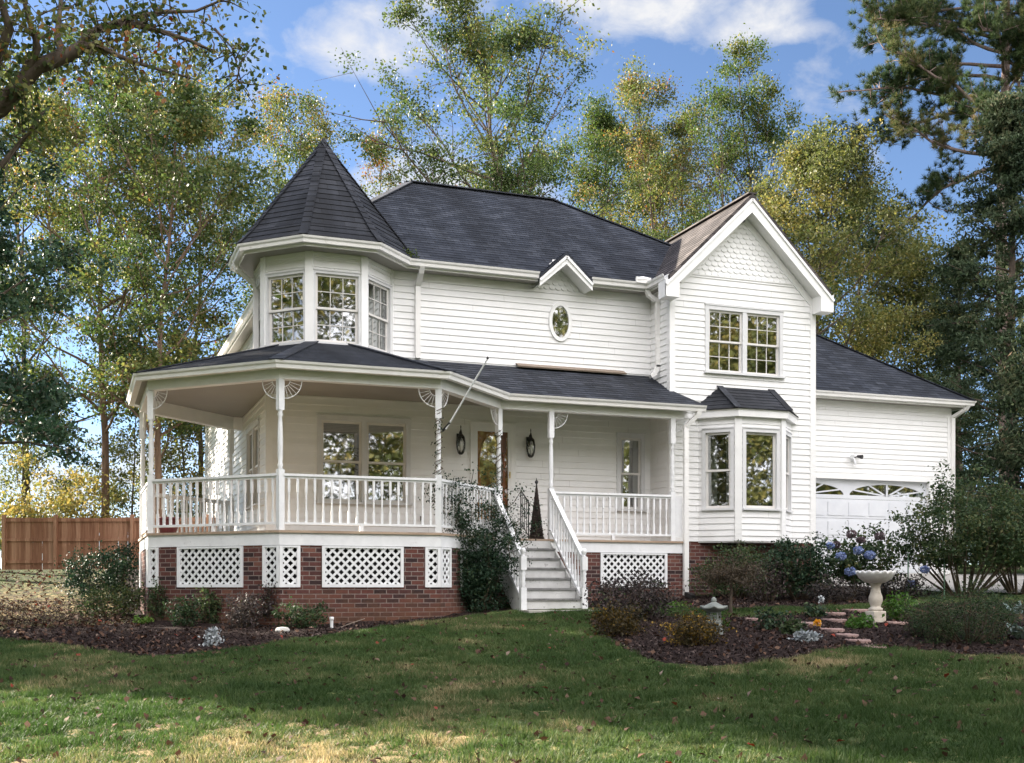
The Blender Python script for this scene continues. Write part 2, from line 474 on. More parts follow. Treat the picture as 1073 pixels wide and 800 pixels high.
L['maple'] = leaf_mat('lacy_maple_leaves', [(0, (.035, .028, .020)), (.5, (.07, .055, .036)), (.85, (.10, .075, .05)), (1, (.14, .09, .05))], .25, .6)
L['gold'] = leaf_mat('golden_leaves', [(0, (.03, .028, .012)), (.5, (.06, .045, .016)), (.75, (.20, .12, .025)), (1, (.42, .27, .05))], .25, .5)
L['silver'] = leaf_mat('silver_leaves', [(0, (.30, .33, .34)), (1, (.55, .58, .60))], .1, .7)
L['blue'] = leaf_mat('blue_petals', [(0, (.13, .18, .36)), (.6, (.26, .33, .55)), (1, (.50, .56, .76))], .2, .6)
L['dried'] = leaf_mat('dried_petals', [(0, (.08, .06, .07)), (.6, (.15, .11, .12)), (1, (.22, .16, .17))], .2, .8)
L['bloom'] = leaf_mat('orange_petals', [(0, (.60, .28, .03)), (1, (.85, .50, .06))], .2, .5)
L['litter'] = leaf_mat('dry_fallen_leaves', [(0, (.035, .018, .014)), (.45, (.08, .042, .028)), (.78, (.15, .09, .06)), (.94, (.34, .26, .21)), (1, (.22, .04, .025))], .1, .8)
L['grass'] = leaf_mat('grass_blades', [(0, (.042, .078, .022)), (.45, (.072, .114, .036)), (.70, (.122, .148, .058)), (.88, (.22, .20, .10)), (1, (.38, .31, .18))], .3, .6)
L['chips'] = leaf_mat('bark_chips', [(0, (.018, .012, .011)), (.5, (.042, .028, .025)), (.85, (.085, .06, .052)), (1, (.15, .115, .10))], .0, .9)

# ================================================================== THE HOUSE
F, W, S, XL, XW, XR = 22.0, 21.13, 20.6, 3.33, 11.35, 14.81      # facade, wing front, straight porch line, house side, wing side, wing far side
DECK = 2.55
OC = Vector((4.42, 22.18)); PR = 3.28                              # porch octagon (post line)
TC = Vector((4.50, 22.50)); TR = 1.23                              # turret octagon
K8 = math.tan(PI / 8)
HOUSE = thing('house', (8.0, 22.0, gz(8, 22)), 'white two-storey clapboard house with a round wraparound porch, corner turret and attached garage', 'house')

def part(mb, name, mats, parent=HOUSE, bevel=0.0):
    return mb.build(name, mats, parent, bevel)

def V2(x, y): return Vector((x, y))
def P3(o, d, n, s, z, off=0.0):
    return (o[0] + d[0] * s + n[0] * off, o[1] + d[1] * s + n[1] * off, z)
def nrm(d): return V2(d[1], -d[0])
def s_on(o, d, u):
    """distance along a wall line at which it crosses photo column u"""
    r = ray(u, V0)
    det = d[0] * (-r[1]) - d[1] * (-r[0])
    return ((-o[0]) * (-r[1]) - (-o[1]) * (-r[0])) / det

def spans(poly, z):
    xs = []
    for i in range(len(poly)):
        (s0, z0), (s1, z1) = poly[i], poly[(i + 1) % len(poly)]
        if (z0 - z) * (z1 - z) < 0: xs.append(s0 + (s1 - s0) * (z - z0) / (z1 - z0))
    return (min(xs), max(xs)) if len(xs) >= 2 else None

def strips(poly, openings, extra=()):
    zs = sorted(set([round(z, 4) for _, z in poly] + [round(z, 4) for o in openings for z in o[2:4]] + [round(z, 4) for z in extra]))
    zlo, zhi = min(z for _, z in poly), max(z for _, z in poly)
    zs = [z for z in zs if zlo - 1e-4 <= z <= zhi + 1e-4]
    for za, zb in zip(zs, zs[1:]):
        if zb - za < 1e-3: continue
        e = (zb - za) * 1e-3
        A, B = spans(poly, za + e), spans(poly, zb - e)
        if not A or not B: continue
        cuts = sorted([(o[0], o[1]) for o in openings if o[2] < zb - e and o[3] > za + e])
        la, lb = A[0], B[0]
        for c0, c1 in cuts:
            if c0 > max(la, lb): yield za, zb, la, c0, lb, c0
            la = max(la, c1) if c1 > la else la; lb = max(lb, c1) if c1 > lb else lb
        if A[1] > la or B[1] > lb: yield za, zb, la, A[1], lb, B[1]

def siding(mb, o, d, poly, openings=(), course=.127, lip=.017, z0=2.55):
    n = nrm(d)
    zlo, zhi = min(z for _, z in poly), max(z for _, z in poly)
    k0, k1 = int(math.floor((zlo - z0) / course)), int(math.ceil((zhi - z0) / course))
    rows = [z0 + k * course for k in range(k0, k1 + 1)]
    for za, zb, a0, a1, b0, b1 in strips(poly, openings, rows):
        zc = z0 + math.floor((za - z0) / course + 1e-3) * course
        oa, ob = lip * (1 - (za - zc) / course) + .002, lip * (1 - (zb - zc) / course) + .002
        mb.face([P3(o, d, n, a0, za, oa), P3(o, d, n, a1, za, oa), P3(o, d, n, b1, zb, ob), P3(o, d, n, b0, zb, ob)])
        if abs(za - zc) < 2e-3:
            mb.face([P3(o, d, n, a0, za, .002), P3(o, d, n, a1, za, .002), P3(o, d, n, a1, za, oa), P3(o, d, n, a0, za, oa)])

def shingles(mb, pts, row=.142, lip=.007, openings=(), mat=0):
    """a roof plane laid in overlapping courses, each with its own butt edge"""
    P = [Vector(p) for p in pts]
    n = (P[1] - P[0]).cross(P[2] - P[0]).normalized()
    if n.z < 0: n = -n
    tu = Vector((-n.y, n.x, 0)).normalized(); tv = n.cross(tu)
    if tv.z < 0: tu, tv = -tu, -tv
    o = P[0]
    poly = [((p - o).dot(tu), (p - o).dot(tv)) for p in P]
    t0 = min(t for _, t in poly); t1 = max(t for _, t in poly)
    rows = [t0 + k * row for k in range(int((t1 - t0) / row) + 2)]
    ops = [tuple(q) for q in openings]
    A = lambda s, t, f: o + tu * s + tv * t + n * f
    for za, zb, a0, a1, b0, b1 in strips(poly, ops, rows):
        zc = t0 + math.floor((za - t0) / row + 1e-3) * row
        oa, ob = lip * (1 - (za - zc) / row) + .001, lip * (1 - (zb - zc) / row) + .001
        mb.face([A(a0, za, oa), A(a1, za, oa), A(b1, zb, ob), A(b0, zb, ob)], mat)
        if abs(za - zc) < 2e-3: mb.face([A(a0, za, -.006), A(a1, za, -.006), A(a1, za, oa), A(a0, za, oa)], mat)
    return o, tu, tv

def flat_wall(mb, o, d, poly, openings=(), off=0.0, mat=0):
    n = nrm(d)
    for za, zb, a0, a1, b0, b1 in strips(poly, openings):
        mb.face([P3(o, d, n, a0, za, off), P3(o, d, n, a1, za, off), P3(o, d, n, b1, zb, off), P3(o, d, n, b0, zb, off)], mat)

def wbox(mb, o, d, s0, s1, z0, z1, f0, f1, mat=0):
    """box on a wall: along s, up z, from offset f0 to f1 outward"""
    n = nrm(d)
    mb.obox(P3(o, d, n, (s0 + s1) / 2, (z0 + z1) / 2, (f0 + f1) / 2), (d[0] * (s1 - s0) / 2, d[1] * (s1 - s0) / 2, 0),
            (n[0] * (f1 - f0) / 2, n[1] * (f1 - f0) / 2, 0), (0, 0, (z1 - z0) / 2), mat)

def window(o, d, s0, s1, z0, z1, units=1, grid=None, fixed=False, cas=.085, parent=HOUSE, curtain=False, blind=False, room=.5, name='window', sillw=.05, margin=.3):
    """casing outer box s0..s1, z0..z1; returns the opening"""
    mb = MB()
    wbox(mb, o, d, s0, s0 + cas, z0 + .04, z1, -.05, .034)
    wbox(mb, o, d, s1 - cas, s1, z0 + .04, z1, -.05, .034)
    wbox(mb, o, d, s0 + cas, s1 - cas, z1 - cas, z1, -.05, .034)
    wbox(mb, o, d, s0 - (.012 if margin else 0), s1 + (.012 if margin else 0), z1, z1 + .025, -.01, .048)
    inner0, inner1 = s0 + cas, s1 - cas
    uw = (inner1 - inner0 - (units - 1) * .10) / units
    for k in range(1, units):
        c = inner0 + k * (uw + .10) - .10
        wbox(mb, o, d, c, c + .10, z0 + .04, z1 - cas, -.05, .026)
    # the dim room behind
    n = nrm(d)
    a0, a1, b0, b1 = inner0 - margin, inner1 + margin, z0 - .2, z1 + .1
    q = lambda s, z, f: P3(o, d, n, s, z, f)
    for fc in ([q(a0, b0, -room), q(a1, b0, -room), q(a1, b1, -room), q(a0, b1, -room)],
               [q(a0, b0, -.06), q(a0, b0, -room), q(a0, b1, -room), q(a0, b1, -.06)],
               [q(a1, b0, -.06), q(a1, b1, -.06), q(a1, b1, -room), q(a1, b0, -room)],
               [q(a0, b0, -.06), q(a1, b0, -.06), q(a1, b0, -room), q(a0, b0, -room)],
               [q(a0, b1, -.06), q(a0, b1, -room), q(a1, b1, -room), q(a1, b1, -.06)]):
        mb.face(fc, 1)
    w = part(mb, name, [M['casing'], M['dark']], parent)
    sl = MB(); wbox(sl, o, d, s0 - (.03 if margin else 0), s1 + (.03 if margin else 0), z0, z0 + .04, -.05, .034 + sillw); part(sl, 'sill', M['casing'], w)
    for k in range(units):
        u0 = inner0 + k * (uw + .10); u1 = u0 + uw
        zb, zt = z0 + .04, z1 - cas
        zm = (zb + zt) / 2
        parts = [(zb, zt, -.03)] if fixed else [(zm - .02, zt, -.012), (zb, zm + .02, -.040)]
        for (sa, sb, f) in parts:
            sh = MB(); st = .045
            wbox(sh, o, d, u0, u0 + st, sa, sb, f - .026, f)
            wbox(sh, o, d, u1 - st, u1, sa, sb, f - .026, f)
            wbox(sh, o, d, u0 + st, u1 - st, sb - st, sb, f - .026, f)
            wbox(sh, o, d, u0 + st, u1 - st, sa, sa + st * (1.3 if sa == zb else .9), f - .026, f)
            if grid:
                for c in range(1, grid[0]):
                    s = u0 + st + (uw - 2 * st) * c / grid[0]
                    wbox(sh, o, d, s - .0065, s + .0065, sa + st, sb - st, f - .016, f - .003)
                for r in range(1, grid[1]):
                    z = sa + st + (sb - sa - 2 * st) * r / grid[1]
                    wbox(sh, o, d, u0 + st, u1 - st, z - .0065, z + .0065, f - .0165, f - .0035)
            part(sh, 'sash', M['sash'], w)
            gp = MB(); gp.face([q(u0 + st - .01, sa + .03, f - .019), q(u1 - st + .01, sa + .03, f - .019), q(u1 - st + .01, sb - st + .01, f - .019), q(u0 + st - .01, sb - st + .01, f - .019)])
            part(gp, 'pane', M['glass'], w)
        if curtain:
            for (c0, c1) in ((u0, u0 + uw * .24), (u1 - uw * .24, u1)):
                cm = MB(); nseg = 14
                for i in range(nseg):
                    t0, t1 = i / nseg, (i + 1) / nseg
                    f0, f1 = -.14 + .025 * math.sin(t0 * 22), -.14 + .025 * math.sin(t1 * 22)
                    cm.face([q(c0 + (c1 - c0) * t0, zb, f0), q(c0 + (c1 - c0) * t1, zb, f1), q(c0 + (c1 - c0) * t1, zt, f1), q(c0 + (c1 - c0) * t0, zt, f0)], 0, True)
                part(cm, 'curtain', M['curtain'], w)
        if blind:
            bm_ = MB()
            for i in range(6):
                z = zt - .04 - i * .028
                wbox(bm_, o, d, u0 + .03, u1 - .03, z - .012, z + .008, -.11, -.09)
            part(bm_, 'blind', M['curtain'], w)
    return (s0 + .01, s1 - .01, z0 + .01, z1 - .01)

EX, EY = V2(1, 0), V2(0, -1)         # wall directions: facing the viewer, facing -x
def oct_pts(c, r):                   # corners of a regular octagon, starting at the far side corner and walking round the front
    h = r * K8
    return [V2(c.x - h, c.y + r), V2(c.x - r, c.y + h), V2(c.x - r, c.y - h), V2(c.x - h, c.y - r), V2(c.x + h, c.y - r), V2(c.x + r, c.y - h), V2(c.x + r, c.y + h), V2(c.x + h, c.y + r)]

# ---------------------------------------------------------------- front facade
oF = V2(0, F)
op = []
op.append(window(oF, EX, 4.27, 6.10, 3.22, 4.89, units=2, blind=True, room=.8))
op.append(window(oF, EX, 10.55, 11.20, 3.22, 4.84, blind=True, curtain=True, room=.8))
DOOR = (7.33, 8.29, 2.80, 4.90)
op.append(DOOR)
wall = MB()
siding(wall, oF, EX, [(XL, 2.45), (XW, 2.45), (XW, 5.30), (XL, 5.30)], [o for o in op])
# upper storey with the little gable over the oval window
GX, GZ = 9.23, 8.36
XU = 3.98                                     # the upper storey is a little narrower on the porch side
siding(wall, oF, EX, [(XU, 5.40), (XW, 5.40), (XW, 7.84), (XU, 7.84)], [])
part(wall, 'front_wall', M['siding'])
# wall along the porch side
oL = V2(XL, 30.0)
opl = [window(oL, EY, 30.0 - 24.62, 30.0 - 22.85, 3.22, 4.89, units=2, curtain=True)]
wall = MB(); siding(wall, oL, EY, [(0, 2.0), (8.0, 2.0), (8.0, 5.6), (0, 5.6)], opl)
siding(wall, V2(XU, 39.6), EY, [(0, 1.8), (17.5, 1.8), (17.5, 7.84), (0, 7.84)])
part(wall, 'side_wall', M['siding'])
# return wall between the facade and the gabled wing
wall = MB(); siding(wall, V2(XW, F), EY, [(0, 2.45), (F - W, 2.45), (F - W, 7.80), (0, 7.80)])
part(wall, 'return_wall', M['siding'])
# far walls nobody sees from the lawn, but there
wall = MB()
siding(wall, V2(XR, W), V2(0, 1), [(0, 2.58), (9.0, 2.58), (9.0, 7.84), (0, 7.84)])
siding(wall, V2(XR, 30.0), V2(-1, 0), [(0, 1.6), (XR - XU, 1.6), (XR - XU, 7.84), (0, 7.84)])
part(wall, 'rear_wall', M['siding'])

# corner boards
def corner_board(x, y, z0, z1, sx, sy, w=.10, t=.026):
    """L-shaped board on a vertical outside corner; sx, sy point outward"""
    mb = MB()
    mb.box(min(x + sx * t, x - sx * w), max(x + sx * t, x - sx * w), min(y, y + sy * t), max(y, y + sy * t), z0, z1)
    mb.box(min(x, x + sx * t), max(x, x + sx * t), min(y - .0005 * sy, y - sy * w), max(y - .0005 * sy, y - sy * w), z0, z1)
    part(mb, 'corner_board', M['trim'])
corner_board(XL, F, 2.45, 5.28, -1, -1)
corner_board(XW, W, 2.56, 7.72, -1, -1)
corner_board(XR, W, 2.56, 7.72, 1, -1)

# frieze boards under the eaves
fr = MB()
fr.box(TC.x + TR + .02, GX - .62, F - .024, F, 7.62, 7.84); fr.box(GX + .62, XW, F - .024, F, 7.62, 7.84)
fr.box(XW - .024, XW, W + .02, F - .03, 7.62, 7.80)
part(fr, 'frieze', M['trim'])

# ---------------------------------------------------------------- wing front with scalloped gable
WC = 13.06                                    # gable centre line
RK = math.tan(R(44.0))
AP = 9.73                                     # ridge height
wz = lambda s: AP - .16 - abs(s - WC) * RK    # underside line of the gable roof at the wall
op = [window(V2(0, W), EX, 12.15, 14.03, 6.05, 7.46, units=2, grid=(3, 2))]
wall = MB()
siding(wall, V2(0, W), EX, [(XW, 2.57), (XR, 2.57), (XR, 7.78), (14.70, 8.10), (11.42, 8.10), (XW, 7.78)], op)
part(wall, 'wing_wall', M['siding'])
# scallops
sc = MB(); n = nrm(EX); row, wd = .105, .15
z, k = 8.08, 0
while z < AP - .2:
    half = (AP - .36 - z) / RK
    x0, x1 = max(XW, WC - half), min(XR, WC + half)
    i0, i1 = int(math.floor((x0 - wd) / wd)), int(math.ceil((x1 + wd) / wd))
    for i in range(i0, i1):
        c = (i + .5 * (k % 2)) * wd + wd / 2
        if c < x0 - .02 or c > x1 + .02: continue
        pts = []
        for j in range(7):
            t = PI + PI * j / 6
            pts.append((c + wd * .5 * math.cos(t), W - .026, z + .035 + .055 * math.sin(t)))
        pts += [(c + wd * .5, W - .004, z + row + .04), (c - wd * .5, W - .004, z + row + .04)]
        sc.face(pts)
        for j in range(6):
            a, b = pts[j], pts[j + 1]
            sc.face([(a[0], W, a[2]), (b[0], W, b[2]), b, a])
    z += row; k += 1
half = (AP - .1 - 8.0) / RK
sc.face([(WC - half, W - .001, 8.0), (WC + half, W - .001, 8.0), (WC, W - .001, AP - .1)])
part(sc, 'gable_scallops', M['siding'])
tr = MB(); tr.box(XW + .12, XR - .12, W - .03, W, 8.055, 8.085); part(tr, 'gable_band', M['trim'])

def gable_roof(cx, zr, y0, y1, half, pitch, th=.09):
    """two slopes from the ridge, as one closed solid"""
    t = math.tan(pitch)
    sec = [(-half, -half * t), (0, 0), (half, -half * t), (half, -half * t - th), (0, -th / math.cos(pitch)), (-half, -half * t - th)]
    mb = MB()
    vs = [(cx + s, y, zr + z) for y in (y0, y1) for s, z in sec]
    for s in (-half, half):
        e = zr - half * t
        shingles(mb, [(cx + s, y0, e), (cx + s, y1, e), (cx, y1, zr), (cx, y0, zr)])
    mb.shape(vs, [(2, 8, 9, 3), (3, 9, 10, 4), (4, 10, 11, 5), (5, 11, 6, 0), (0, 1, 4, 5), (1, 2, 3, 4), (6, 11, 10, 7), (7, 10, 9, 8)])
    return mb
YW = W - .36                                  # rake plane of the wing
gw = gable_roof(WC, AP + .02, YW - .02, 27.5, 1.925, R(44.0))
gw.beam((WC, YW - .02, AP + .03), (WC, 26.0, AP + .03), .20, .03)
part(gw, 'wing_roof', M['shingle_sunlit'])

def rake(cx, zr, y, half, pitch, depth=.20, t=.03, soff=None, ret=True, name='rake_board'):
    tp = math.tan(pitch); c = math.cos(pitch)
    mb = MB()
    for sg in (-1, 1):
        top0, top1 = (cx, zr - .09), (cx + sg * half, zr - .09 - half * tp)
        h = depth / c
        a = [(top0[0], y, top0[1]), (top1[0], y, top1[1]), (top1[0], y, top1[1] - h * .86), (top0[0], y, top0[1] - h)]
        b = [(p[0], p[1] + t, p[2]) for p in a]
        if sg < 0: a, b = a[::-1], b[::-1]
        # front, back, underside, end
        mb.face(a[::-1]); mb.face(b)
        for i in range(4): mb.face([a[i], a[(i + 1) % 4], b[(i + 1) % 4], b[i]])
        # cap moulding along the top edge
        mb.beam((cx, y - .012, zr - .115), (cx + sg * half, y - .012, zr - .115 - half * tp), .03, .05)
        if soff:   # soffit from the rake back to the wall
            s0 = (cx, zr - .09 - h * .8); s1 = (cx + sg * half, zr - .09 - half * tp - h * .66)
            mb.face([(s0[0], y + t, s0[1]), (s1[0], y + t, s1[1]), (s1[0], soff, s1[1]), (s0[0], soff, s0[1])])
    return mb
rb = rake(WC, AP + .02, YW, 2.0, R(44.0), .21, .03, W + .0)
for sg in (-1, 1):      # boxed cornice returns at the foot of the rakes
    xe = WC + sg * 2.0; xi = WC + sg * (XR - WC - .06)
    zt = AP - .09 - 2.0 * RK + .0
    rb.prism([(min(xe, xi), YW + .002), (max(xe, xi), YW + .002), (max(xe, xi), W - .03), (min(xe, xi), W - .03)], zt - .24, zt - .02 + .12)
part(rb, 'rake_board', M['trim'])
fz = MB()               # sloping frieze on the scalloped wall, under the soffit
for sg in (-1, 1):
    fz.beam((WC, W - .016, AP - .40), (WC + sg * 1.70, W - .016, AP - .40 - 1.70 * RK), .03, .13)
part(fz, 'gable_frieze', M['trim'])

# ---------------------------------------------------------------- main hip roof
T35 = math.tan(R(35.0))
ex0, ex1, ey0, ey1, ez = 3.60, 15.02, 21.58, 30.12, 7.93
yr = (ey0 + ey1) / 2; zr = ez + T35 * (yr - ey0); rx0, rx1 = ex0 + (yr - ey0), ex1 - (yr - ey0)
rx0 = 7.15
mr = MB()
A, B, C, D = (ex0, ey0, ez), (ex1, ey0, ez), (ex1, ey1, ez), (ex0, ey1, ez)
P, Q = (rx0, yr, zr), (rx1, yr, zr)
lo = lambda p: (p[0], p[1], p[2] - .035)
# the front plane is left open where the little gable grows out of it
cs = math.cos(R(35)); gap = []
for k in range(6):
    y_a, y_b = k * .09, (k + 1) * .09
    hw_ = .50 - .78 * y_b
    if hw_ > .03: gap.append((GX - ex0 - hw_, GX - ex0 + hw_, y_a / cs - .001, y_b / cs))
shingles(mr, [A, B, Q, P], openings=gap); shingles(mr, [B, C, Q]); shingles(mr, [C, D, P, Q]); shingles(mr, [D, A, P])
def edge(mb, a, b): mb.face([a, lo(a), lo(b), b])
edge(mr, A, (GX - .5, ey0, ez)); edge(mr, (GX + .5, ey0, ez), B); edge(mr, B, C); edge(mr, C, D); edge(mr, D, A)
for a, b in ((P, Q), (A, P), (B, Q), (D, P), (C, Q)):      # cap shingles on ridge and hips
    a, b = Vector(a), Vector(b); mr.beam(a + Vector((0, 0, .012)), b + Vector((0, 0, .012)), .20, .026)
part(mr, 'main_roof', M['shingle'])

# rear ell, its eave just seen past the turret
el = MB(); xr_, ze_ = 7.4, ez + .70 * 3.8
shingles(el, [(ex0, 27, ez), (ex0, 40.0, ez), (xr_, 40.0, ze_), (xr_, 27, ze_)]); shingles(el, [(xr_ + 3.8, 40.0, ez), (xr_ + 3.8, 28, ez), (xr_, 28, ze_), (xr_, 40.0, ze_)])
part(el, 'rear_roof', M['shingle'])
ew = MB(); siding(ew, V2(xr_ + 3.4, 39.6), V2(-1, 0), [(0, 1.8), (6.8, 1.8), (6.8, 7.84), (3.4, ze_ - .1), (0, 7.84)]); siding(ew, V2(xr_ + 3.4, 28.5), V2(0, 1), [(0, 1.8), (11.1, 1.8), (11.1, 7.84), (0, 7.84)]); part(ew, 'rear_wall', M['siding'])
# little gable over the oval window
sg = gable_roof(GX, GZ + .02, ey0 - .035, 23.4, .575, R(42), .05)
part(sg, 'dormer_roof', M['shingle'])
rk = rake(GX, GZ + .03, ey0 - .03, .575, R(42), .125, .03, F)
part(rk, 'dormer_rake', M['trim'])
dm = MB()
hz = lambda s: GZ - .12 - abs(s - GX) * math.tan(R(42))
z, k = 7.72, 0
while z < GZ - .15:
    half = (GZ - .05 - z) / math.tan(R(42))
    for i in range(-6, 7):
        c = GX + (i + .5 * (k % 2)) * .13
        if abs(c - GX) > half: continue
        pts = [(c + .065 * math.cos(PI + PI * j / 6), F - .03, z + .03 + .05 * math.sin(PI + PI * j / 6)) for j in range(7)] + [(c + .065, F - .008, z + .13), (c - .065, F - .008, z + .13)]
        dm.face(pts)
        for j in range(6): dm.face([(pts[j][0], F, pts[j][2]), (pts[j + 1][0], F, pts[j + 1][2]), pts[j + 1], pts[j]])
    z += .095; k += 1
dm.face([(GX - .9, F - .006, 7.70), (GX + .9, F - .006, 7.70), (GX, F - .006, GZ + .02)])
part(dm, 'dormer_scallops', M['siding'])

# gutters with soffit: K-style trough
TROUGH = [(0, 0), (-.012, -.035), (-.035, -.06), (-.045, -.115), (-.13, -.12), (-.13, -.002), (-.118, -.002), (-.118, -.10), (-.05, -.10), (-.02, -.012), (-.012, -.004)]
def eave(path, z, soffit, name='gutter', fascia=True):
    mb = MB(); mb.sweep(path, TROUGH, z)
    if fascia: mb.sweep(path, [(-.131, .0), (-.131, -.16), (-.155, -.16), (-.155, .0)], z)
    g = part(mb, name, M['gutter'])
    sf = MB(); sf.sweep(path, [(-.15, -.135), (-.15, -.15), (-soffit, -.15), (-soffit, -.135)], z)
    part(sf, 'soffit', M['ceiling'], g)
    return g
tp = oct_pts(TC, 1.74)
yg = ey0 - .03
xj = tp[4].x + (yg - tp[4].y)                 # where the turret's front-side gutter meets the main one
eave([tp[0], tp[1], tp[2], tp[3], tp[4], V2(xj, yg), V2(GX - .57, yg)], ez - .005, .62)
eave([V2(GX + .57, yg), V2(XW - .34, yg), V2(XW - .34, YW + .05)], ez - .005, .42)
eave([V2(ex0 - .03, 40.0), V2(ex0 - .03, 23.6)], ez - .005, .46)
eave([V2(XR + .30, YW + .05), V2(XR + .30, 29.0)], 7.86, .34)
sp = MB(); sp.tube([(10.80, yg + .02, 7.97), (10.95, yg + .03, 7.99), (11.10, yg + .02, 7.98)], [.05, .06, .05], 10)
sp.box(10.78, 11.12, yg - .02, yg + .01, 7.90, 8.02)
part(sp, 'gutter_guard', M['gutter'])

# ---------------------------------------------------------------- turret
tw = oct_pts(TC, TR)
seq = [tw[1], tw[2], tw[3], tw[4], tw[5]]
bk_ = MB(); d_ = (tw[1] - tw[0]).normalized(); siding(bk_, tw[0], d_, [(0, 5.72), ((tw[1] - tw[0]).length, 5.72), ((tw[1] - tw[0]).length, 7.80), (0, 7.80)]); part(bk_, 'turret_wall', M['siding'])
for i in range(4):
    o = seq[i]; d = (seq[i + 1] - o); Ln = d.length; d = d / Ln
    zb, zt = 6.09, 7.44
    opn = [window(o, d, .060, Ln - .060, zb, zt, grid=(3, 2), cas=.05, room=.40, margin=.0, sillw=.03)]
    wm = MB(); siding(wm, o, d, [(0, 5.72), (Ln, 5.72), (Ln, 7.80), (0, 7.80)], opn)
    part(wm, 'turret_wall', M['siding'])
cb = MB()
for p in seq:
    nn = (p - TC).normalized(); tt = V2(-nn.y, nn.x)
    q = TC + (p - TC) * 1.004
    cb.obox((q.x, q.y, 6.75), (tt.x * .075, tt.y * .075, 0), (nn.x * .024, nn.y * .024, 0), (0, 0, 1.04))
for i in range(4):
    o = seq[i]; d = (seq[i + 1] - o); Ln = d.length; d = d / Ln
    wbox(cb, o, d, .05, Ln - .05, 7.70, 7.80, 0, .03)
part(cb, 'turret_trim', M['trim'])
apex = Vector((TC.x, TC.y, 10.30))
tr8 = oct_pts(TC, 1.72)
tm = MB()
for i in range(8):
    a, b = tr8[i], tr8[(i + 1) % 8]
    # a slight bell: the lowest part is flatter
    a2, b2 = TC + (a - TC) * .86, TC + (b - TC) * .86
    za = ez + .36 * .80
    shingles(tm, [(a.x, a.y, ez), (b.x, b.y, ez), (b2.x, b2.y, za), (a2.x, a2.y, za)], .15, .012)
    shingles(tm, [(a2.x, a2.y, za), (b2.x, b2.y, za), apex], .15, .012)
tm.face([(p.x, p.y, ez) for p in tr8])
part(tm, 'turret_roof', M['shingle_turret'])
hc = MB()
for i in range(8):      # overlapping cap shingles down each hip
    a = Vector((tr8[i].x, tr8[i].y, ez)); a2 = Vector(((TC + (tr8[i] - TC) * .86).x, (TC + (tr8[i] - TC) * .86).y, ez + .288))
    top = apex + (a2 - apex) * .03
    pts = [(a2 + (top - a2) * (j / 16.0), a2 + (top - a2) * ((j + 1.18) / 16.0)) for j in range(16)] + [(a, a2 + (a2 - a) * .12)]
    nn = (tr8[i] - TC).normalized(); side = Vector((-nn.y, nn.x, 0))
    for p, q in pts:
        out = Vector((nn.x, nn.y, .55)).normalized()
        hc.beam(p + out * .018, q + out * .006, .16, .012, side)
hc.lathe([(.0, .16), (.05, .10), (.09, 0), (.10, -.10)][::-1], tuple(apex - Vector((0, 0, .08))), 8)
part(hc, 'hip_caps', M['shingle_turret'])

# ---------------------------------------------------------------- porch
pp = oct_pts(OC, PR)
BK, A1, A0, Bc, Cc = pp[0], pp[1], pp[2], pp[3], pp[4]
Dc = V2(Cc.x + (S - Cc.y), S); Ec = V2(11.38, S)
def off_path(pts, k):     # the same walk, k outside
    out = []
    P = pts
    for i in range(len(P)):
        def nn(a, b):
            d = (b - a).normalized(); return V2(d.y, -d.x)
        if i == 0: m = nn(P[0], P[1])
        elif i == len(P) - 1: m = nn(P[-2], P[-1])
        else:
            n1, n2 = nn(P[i - 1], P[i]), nn(P[i], P[i + 1]); m = (n1 + n2).normalized(); m = m / m.dot(n1)
        out.append(P[i] + m * k)
    return out
walk = [V2(XL, BK.y + (XL - BK.x)), BK, A1, A0, Bc, Cc, Dc, Ec]
walk[0] = V2(XL + .3, BK.y)
DK = walk
deck_poly = [(p.x, p.y) for p in off_path(DK, .03)] + [(11.41, W), (11.30, F + .05), (XL, F + .05)]
dk = MB(); dk.prism([(XL - .0 if False else p[0], p[1]) for p in deck_poly], 2.505, 2.545); part(dk, 'deck', M['deck'])
sk = MB(); sk.sweep(off_path(DK, 0), [(0, 0), (-.03, 0), (-.03, .20), (0, .20)], 2.305)
sk.box(11.352, 11.38, S + .03, W - .002, 2.305, 2.505)
part(sk, 'skirt_board', M['rail'])
# posts, beam, ceiling
BZ = 4.99
bw = off_path(DK, 0)
be = MB(); be.sweep(bw, [(0, 0), (-.16, 0), (-.16, .30), (0, .30)], BZ)
be.sweep(off_path(DK, .012), [(0, .17), (-.012, .17), (-.012, .30), (0, .30)], BZ)
be.box(11.22, 11.38, S + .16, W - .03, BZ, BZ + .30)
part(be, 'porch_beam', M['trim'])
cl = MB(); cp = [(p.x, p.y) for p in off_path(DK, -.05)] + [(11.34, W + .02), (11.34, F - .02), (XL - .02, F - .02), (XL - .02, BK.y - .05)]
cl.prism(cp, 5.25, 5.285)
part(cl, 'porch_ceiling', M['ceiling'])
gpath = off_path(walk, .245); gpath[-1] = V2(11.76, gpath[-1].y)
gz_ = 5.245
eg = MB(); eg.sweep(gpath, TROUGH, gz_); eg.sweep(gpath, [(-.131, 0), (-.131, -.10), (-.15, -.10), (-.15, 0)], gz_)
pg = part(eg, 'gutter', M['gutter'])
so = MB(); so.sweep(gpath, [(-.14, -.07), (-.14, -.09), (-.26, -.09), (-.26, -.07)], gz_); part(so, 'soffit', M['ceiling'], pg)
